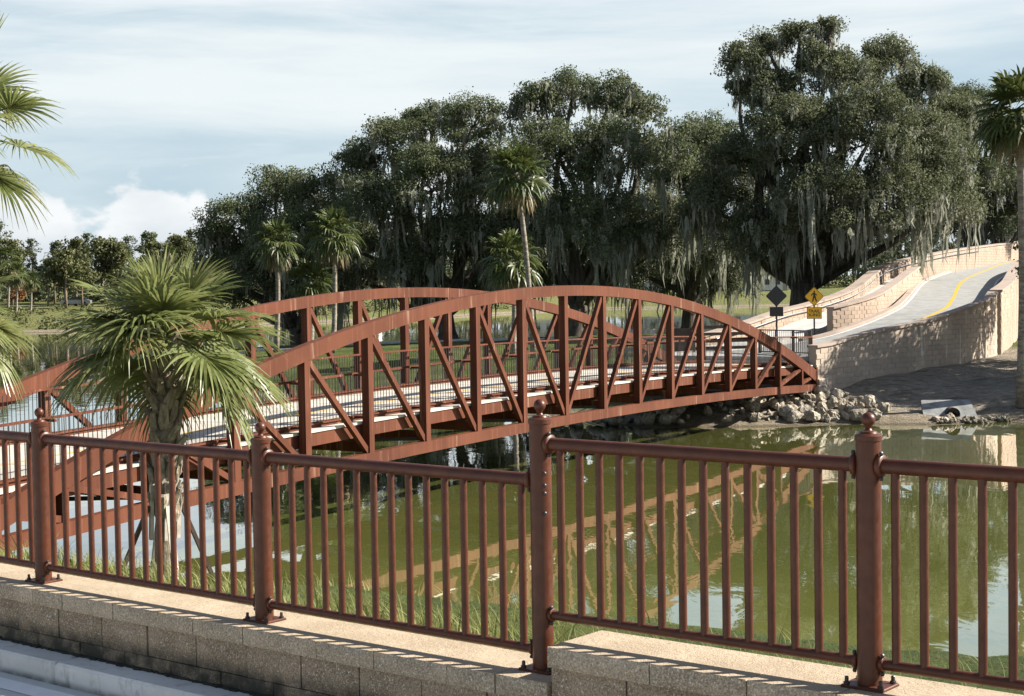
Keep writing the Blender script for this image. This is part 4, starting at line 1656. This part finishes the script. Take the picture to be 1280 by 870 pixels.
def oak(label, base_px, Y, lobes, leafmat='oak_leaf', dens=1.15, moss=1.0, trunk_r=0.55, forks=None, group=None, base=None, leafsize=(0.095, 0.205), per=228):
    if base is None:
        b = at(base_px, 400, Y)
        b.z = hz(b.x, b.y) - 0.1
    else:
        b = Vector(base)
    t = thing('oak_tree', label, 'tree', tuple(b), 0, group)
    B = np.array(b)
    tr = MB()
    Ls = []
    for lb_ in lobes:
        if len(lb_) == 4 and base is None:
            c = np.array(at(lb_[0], lb_[1], Y + lb_[3]))
            r0 = lb_[2] / 2017 * Y
        else:
            c = np.array(lb_[:3])
            r0 = lb_[3]
        Ls.append((c - B, r0))
    cx = np.mean([l[0] for l in Ls], 0)
    lowz = min(l[0][2] for l in Ls)
    fk = Vector((cx[0] * 0.15, cx[1] * 0.15, max(2.2, lowz * 0.55)))
    tr.tube([Vector((0, 0, -0.4)), Vector((0, 0, 0.15)), fk * 0.35, fk * 0.75, fk], [trunk_r * 1.7, trunk_r * 1.3, trunk_r, trunk_r * 0.95, trunk_r * 0.9], 12)
    for c, r0 in Ls:
        wig(fk * random.uniform(0.75, 1.0), Vector(c), trunk_r * random.uniform(0.4, 0.6), 0.10, tr, 8, 0.10)
    cen, rad, mtop = [], [], []
    for c, r0 in Ls:
        k = max(10, int(9.0 * (r0 / 1.0) ** 1.75 * dens))
        d = unit(rng.normal(size=(k, 3)))
        low = d[:, 2] < -0.45
        d[low, 2] *= -1
        rr = rng.uniform(0.55, 1.08, (k, 1))
        p = c + d * rr * r0 * np.array([1.05, 1.05, 0.92])
        cen.append(p)
        rad.append(rng.uniform(0.55, 1.2, k) * min(1.0, 0.55 + r0 * 0.16))
        for q in p[rng.random(k) < 0.10]:
            wig(Vector(c), Vector(q), 0.07, 0.02, tr, 5, 0.08, 5)
    cen, rad = np.concatenate(cen), np.concatenate(rad)
    tr.build('trunk', 'oak_bark', t, True)
    v, f = clump_leaves(cen, rad, per, leafsize)
    np_mesh('crown', v, f, leafmat, t)
    # moss hangs in bunches under the clumps
    if moss > 0:
        k = int(len(cen) * 0.98 * moss)
        pick = rng.integers(0, len(cen), k)
        NB = 11
        off = rng.normal(size=(k * NB, 3)) * np.array([0.24, 0.24, 0.12])
        tops = np.repeat(cen[pick] + rng.normal(size=(k, 3)) * 0.3 - np.array([0, 0, 0.2]), NB, 0) + off
        bl_ = rng.gamma(1.4, 0.62, k) + 0.25
        bl_ = bl_ * np.where(cen[pick][:, 2] + B[2] < 11, 1.75, 0.95)
        fall = np.exp(-(off[:, 0] ** 2 + off[:, 1] ** 2) / 0.07)
        ln = np.repeat(bl_, NB) * (0.30 + 0.75 * fall) * rng.uniform(0.6, 1.15, k * NB)
        v, f = strands(tops, np.minimum(ln, 4.8), rng.gamma(2.0, 0.027, len(tops)) + 0.012)
        np_mesh('moss', v, f, 'hanging_moss', t)
    return t


OG = None
oak('rounded live oak at the left end of the grove behind the small palms', 372, 116,
    [(298, 285, 44, 0), (345, 252, 42, 2), (395, 255, 46, 0), (372, 305, 52, -4), (287, 330, 36, 1), (428, 300, 46, 2), (322, 350, 42, -3), (395, 345, 42, -3), (270, 300, 24, 0), (290, 370, 30, 0), (350, 380, 30, 2), (420, 362, 34, 3)], moss=0.35, trunk_r=.5)
oak('moss-hung live oak left of centre with a ragged stepped crown', 560, 112,
    [(445, 212, 34, 2), (490, 185, 38, 0), (540, 165, 40, 3), (590, 160, 40, 0), (470, 265, 50, -2), (540, 240, 58, -4), (615, 225, 55, 1), (500, 330, 40, -2), (580, 310, 58, -3), (440, 310, 26, 1), (630, 300, 45, 2), (455, 355, 34, 4), (530, 360, 34, 5), (600, 355, 36, 5)], moss=1.1, trunk_r=.6)
oak('tall domed live oak right of the leaning palm', 720, 108,
    [(672, 140, 36, 0), (715, 122, 32, 2), (765, 122, 32, 0), (800, 145, 30, 1), (690, 205, 58, -3), (775, 200, 58, -3), (825, 200, 36, 2), (665, 285, 55, 1), (740, 290, 66, -4), (815, 290, 54, 0), (680, 345, 34, 5), (760, 350, 36, 6)], moss=1.1, trunk_r=.65)
oak('dark live oak filling the dip between the two tallest oaks', 860, 116,
    [(868, 185, 40, 0), (900, 172, 28, 2), (850, 245, 52, 0), (905, 240, 50, -2), (870, 315, 52, -2), (925, 320, 45, 0), (800, 330, 45, 3), (850, 352, 34, 5), (910, 352, 34, 5)], moss=1.0, trunk_r=.55)
oak('tallest, widest live oak draped in long grey moss above the ramp', 1000, 103,
    [(930, 78, 26, 0), (960, 62, 24, 2), (1000, 48, 24, 0), (1036, 42, 17, 1), (1030, 85, 30, 0), (925, 115, 22, 2), (970, 120, 40, 0), (1062, 100, 36, 0), (1110, 85, 36, 2), (1150, 120, 40, 0), (1000, 180, 62, -3),
     (1085, 180, 70, -4), (1150, 195, 55, -2), (940, 215, 55, 0), (1185, 150, 36, 2), (1030, 265, 66, -5), (1115, 265, 62, -5), (960, 300, 50, -2), (1180, 255, 50, -2), (895, 265, 45, 0)],
    leafmat='oak_leaf_light', moss=1.35, trunk_r=.85, per=270)
oak('smaller live oak at the right behind the ramp wall', 1225, 135,
    [(1205, 140, 36, 0), (1235, 175, 42, 0), (1205, 225, 44, -2), (1255, 240, 44, 0), (1275, 190, 40, 2), (1290, 260, 40, 0), (1215, 275, 36, 0)], moss=0.9, trunk_r=.5)
# trees to the right of the view that throw their shade on the bank
SG = None
oak('low bushy oak at the right edge of the bank overhanging the parapet', 0, 0,
    [(25.0, 66.5, 6.6, 2.6), (23.2, 68.0, 7.2, 1.9), (27.0, 69.0, 7.5, 2.8), (28.5, 65.0, 6.2, 2.8), (23.4, 69.5, 5.2, 1.5), (25.8, 72.0, 5.6, 2.0), (26.2, 74.5, 6.6, 2.2), (28.0, 72.5, 7.8, 2.6)], base=(26.5, 67.5, hz(26.5, 67.5)), dens=0.85, per=110, leafsize=(0.13, 0.26), moss=0.5, trunk_r=.35)
oak('broad oak standing on the bank right of the view', 0, 0,
    [(30, 64.5, 6.0, 2.6), (33.5, 65.5, 8.0, 3.3), (31.5, 68.5, 9.0, 3.2), (35.5, 64.5, 7.0, 2.8), (29.0, 67.0, 5.5, 2.6)], base=(32, 66, hz(32, 66)), dens=0.7, per=110, leafsize=(0.13, 0.26), moss=0.5, trunk_r=.45)

# ------------------------------------------------------------------ the far shore
# pines: three shapes, then copies
def pine(seed, H, spread, mat, ncl):
    r_ = random.Random(seed)
    p = thing('pine_tree', None, 'tree')
    tr = MB()
    tr.tube([(0, 0, -0.5), (0.1, 0, H * .3), (-0.05, 0.1, H * .65), (0.1, 0, H * 0.97)], [0.24, 0.20, 0.13, 0.04], 7)
    cen, rad = [], []
    for k in range(ncl):
        u = r_.uniform(0.38, 1.0)
        a_ = r_.uniform(0, 6.28)
        d = spread * (1.15 - u) ** 0.6 * r_.uniform(0.15, 1.0)
        q = (math.cos(a_) * d, math.sin(a_) * d, H * u)
        cen.append(q)
        rad.append(r_.uniform(0.5, 1.1))
        if r_.random() < 0.4:
            tr.tube([(0, 0, H * u - 0.5), q], [0.06, 0.02], 4)
    tr.build('trunk', 'pine_bark', p, True)
    v, f = clump_leaves(np.array(cen), np.array(rad), 60, (0.25, 0.55))
    np_mesh('crown', v, f, mat, p)
    return p


protos = [pine(1, 15, 3.6, 'pine_leaf', 46), pine(2, 12, 3.8, 'pine_leaf', 44), pine(3, 8.5, 3.6, 'scrub_leaf', 40)]
labs = ['tall thin-crowned pine in the row on the far shore', 'bushy dark tree in the row on the far shore', 'low olive-green tree in the row on the far shore']
grps = ['tall pines on the far shore', 'bushy dark trees on the far shore', 'low trees on the far shore']
r_ = random.Random(77)
spots = []
for i in range(150):
    px = -80 + i * (1480 / 150) + r_.uniform(-6, 6)
    Y = r_.uniform(268, 330) if px < 330 else r_.uniform(345, 420)
    spots.append((px, Y, r_.choice((0, 0, 1, 1, 2)) if px < 330 else r_.choice((0, 1, 1, 2))))
for i in range(16):
    spots.append((r_.uniform(-60, 300), r_.uniform(236, 262), 2))
used = [False] * 3
for px, Y, k in spots:
    q = at(px, 380, Y)
    o = protos[k] if not used[k] else copy_tree(protos[k])
    used[k] = True
    s_ = r_.uniform(0.8, 1.2) * (0.80 if 262 < Y < 340 else 1.0 if Y < 340 else 1.25)
    o.location = (q.x, Y, hz(q.x, Y) - 0.2)
    o.scale = (s_, s_, s_)
    o.rotation_euler = (0, 0, r_.uniform(0, 6.28))
    left = px < 330
    o['label'] = labs[k] + (' left of the oak grove' if left else ' behind the oak grove')
    o['group'] = grps[k] + (' left of the grove' if left else ' behind the grove')
# undergrowth of the far wood: reads as one dark mass
k = 520
fx = rng.uniform(-150, 260, k)
px_ = rng.uniform(-120, 1420, k)
yy = np.where(px_ < 330, rng.uniform(262, 285, k), rng.uniform(338, 372, k))
fx = (px_ - 640) / 2017 * yy
fz = hgt(fx, yy) + rng.uniform(0.3, 6.5, k) ** 1.0 * np.where(px_ < 330, 0.6, 1.0)
v, f = clump_leaves(np.stack([fx, yy, fz], 1), rng.uniform(1.6, 3.4, k), 70, (0.5, 1.0))
fw = np_mesh('far_wood', v, f, 'pine_leaf')
stuff(fw)
fw['label'] = 'dense dark undergrowth of the wood along the far shore'
# reeds and scrub between the far lawn and the water
k = 260
px_ = rng.uniform(-90, 640, k)
yy = rng.uniform(0, 1, k) ** 1.6
fx0 = (px_ - 640) / 2017 * 205
sh = 198 + np.clip((fx0 + 45) * 1.6, 0, 95)
yy = sh + 3.5 + yy * np.where(px_ < 330, 32, 14)
fx = (px_ - 640) / 2017 * yy
v, f = clump_leaves(np.stack([fx, yy, hgt(fx, yy) + 0.25], 1), rng.uniform(0.5, 1.3, k), 46, (0.22, 0.5))
sr = np_mesh('shore_scrub', v, f, 'scrub_leaf')
stuff(sr)
sr['label'] = 'tan-green scrub and reeds along the far water edge'
# palms on the far left shore
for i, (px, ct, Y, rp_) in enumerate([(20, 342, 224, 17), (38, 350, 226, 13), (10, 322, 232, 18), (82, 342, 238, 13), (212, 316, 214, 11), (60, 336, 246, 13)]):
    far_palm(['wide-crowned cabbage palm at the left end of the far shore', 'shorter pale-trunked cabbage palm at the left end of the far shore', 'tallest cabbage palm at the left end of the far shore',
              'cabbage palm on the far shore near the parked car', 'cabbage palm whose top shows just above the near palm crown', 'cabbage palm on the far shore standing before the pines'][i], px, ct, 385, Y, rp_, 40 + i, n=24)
# a bush with rust-coloured leaves
bq = at(18, 372, 250)
bs = thing('shrub', 'rust-orange leafed shrub among the palms on the far left shore', 'shrub', (bq.x, bq.y, hz(bq.x, bq.y)))
MB().tube([(0, 0, 0), (0.1, 0, 1.2), (0, 0.1, 2.2)], [0.10, 0.07, 0.03], 6).build('stem', 'oak_bark', bs, True)
v, f = clump_leaves(np.array([(0, 0, 1.6), (0.8, 0, 1.4), (-0.8, 0.2, 1.5), (0.2, 0.3, 2.5), (1.2, .2, 2.0)]), np.array([1.0, .8, .8, .8, .7]), 120, (0.2, 0.4))
np_mesh('foliage', v, f, 'rust_leaf', bs)

# parked car
cq = at(95, 379, 245)
car = thing('parked_car', 'silver car parked on the far left shore before the pines', 'car', (cq.x, cq.y, hz(cq.x, cq.y)), 0.1)
MB().prism([(-2.2, .35), (-2.25, .75), (-1.5, .92), (1.7, .95), (2.25, .8), (2.25, .35)], -.85, .85).build('body', 'car_silver', car)
MB().prism([(-1.0, .93), (-0.45, 1.42), (0.95, 1.42), (1.6, .95)], -.74, .74).build('cabin', 'window_glass', car)
for sx in (-1.4, 1.4):
    for sy in (-.8, .8):
        o = MB().lathe([(.30, -.1), (.33, -.08), (.33, .08), (.30, .1)], n=14).build('wheel', 'tyre', car)
        o.location = (sx, sy, .33)
        o.rotation_euler = (math.pi / 2, 0, 0)


def house(label, px, Y, w, d, h, rz=0.0):
    q = at(px, 380, Y)
    hh = thing('house', label, 'house', (q.x, q.y, hz(q.x, q.y) - .1), rz)
    MB().box((0, 0, h / 2), (w, d, h)).build('wall', 'white_wall', hh)
    MB().prism([(-w / 2 - .4, h), (0, h + w * .22), (w / 2 + .4, h)], -d / 2 - .4, d / 2 + .4).build('roof', 'grey_roof', hh)
    for x in np.arange(-w / 2 + 1.2, w / 2 - 0.8, 2.2):
        f_ = MB().box((x, -d / 2 - .02, h * .55), (1.1, .08, 1.3)).build('window', 'white_line', hh)
        MB().box((x, -d / 2 - .07, h * .55), (.9, .04, 1.1)).build('pane', 'window_glass', f_)
    MB().box((w / 2 - 0.7, -d / 2 - .03, 1.0), (0.95, .08, 2.0)).build('door', 'timber_grey', hh)


house('white house with grey gable far behind the left palms', 441, 330, 11, 9, 3.6)
house('white house glimpsed under the oaks right of the leaning palm', 690, 345, 13, 9, 3.4)
house('long white house glimpsed under the oaks at centre right', 850, 350, 15, 9, 3.4)
house('white house glimpsed below the tallest oak left of the signs', 952, 340, 10, 8, 3.2)
# walk through the park
pw_ = catmull([(-24, 100, 0), (-8, 101, 0), (6, 99, 0), (14, 94, 0), (13, 84, 0), (9.5, 73, 0)], 10)
for p in pw_:
    p.z = hz(p.x, p.y) + 0.03
pw_[-1].z = 2.1
structure(ribbon(pw_, -0.9, 0.9, 0.03, 0.3).build('park_path', 'sidewalk'))

# ------------------------------------------------------------------ long grass on the near bank
n = 15000
s_ = rng.uniform(-15.5, 1.0, n)
q_ = 6.9 + rng.gamma(2.0, 1.9, n)
ok = (q_ < 15) & ((s_ < -4.9) | (q_ < 9.5) & (rng.random(n) < 0.4))
s_, q_ = s_[ok], q_[ok]
x = FD.x * s_ + FN.x * q_
y = FD.y * s_ + FN.y * q_
dens = wav(x, y, 1.1, 0.7) + 0.4 * wav(x, y, 0.4, 1.7) + np.where(s_ < -4.6, 0.35, -0.3)
keep = dens > rng.normal(size=len(x)) * 0.5 + 0.25
x, y, s_ = x[keep], y[keep], s_[keep]
n = len(x)
z = hgt(x, y)
hh = rng.uniform(0.12, 0.38, n) * np.where(s_ < -4.8, 1.0, 0.8)
lean = rng.normal(size=(n, 2)) * 0.25 + np.array([-0.18, 0.05])
a_ = rng.uniform(0, math.pi, n)
w = rng.uniform(0.004, 0.010, n)
V = np.zeros((n, 4, 2, 3))
for i, u in enumerate((0, .4, .75, 1.0)):
    c = np.stack([x + lean[:, 0] * hh * u * u * 1.6, y + lean[:, 1] * hh * u * u * 1.6, z - 0.03 + hh * (u - 0.18 * u * u)], 1)
    sd = np.stack([np.cos(a_), np.sin(a_), a_ * 0], 1) * (w * (1 - u * 0.92))[:, None]
    V[:, i, 0] = c - sd
    V[:, i, 1] = c + sd
o = (np.arange(n) * 8)[:, None]
F = np.concatenate([np.concatenate([o + 2 * i, o + 2 * i + 1, o + 2 * i + 3, o + 2 * i + 2], 1) for i in range(3)], 0)
gr = np_mesh('grass', V.reshape(-1, 3), F, 'bank_grass')
stuff(gr)
gr['label'] = 'long pale green grass on the bank behind the block wall'
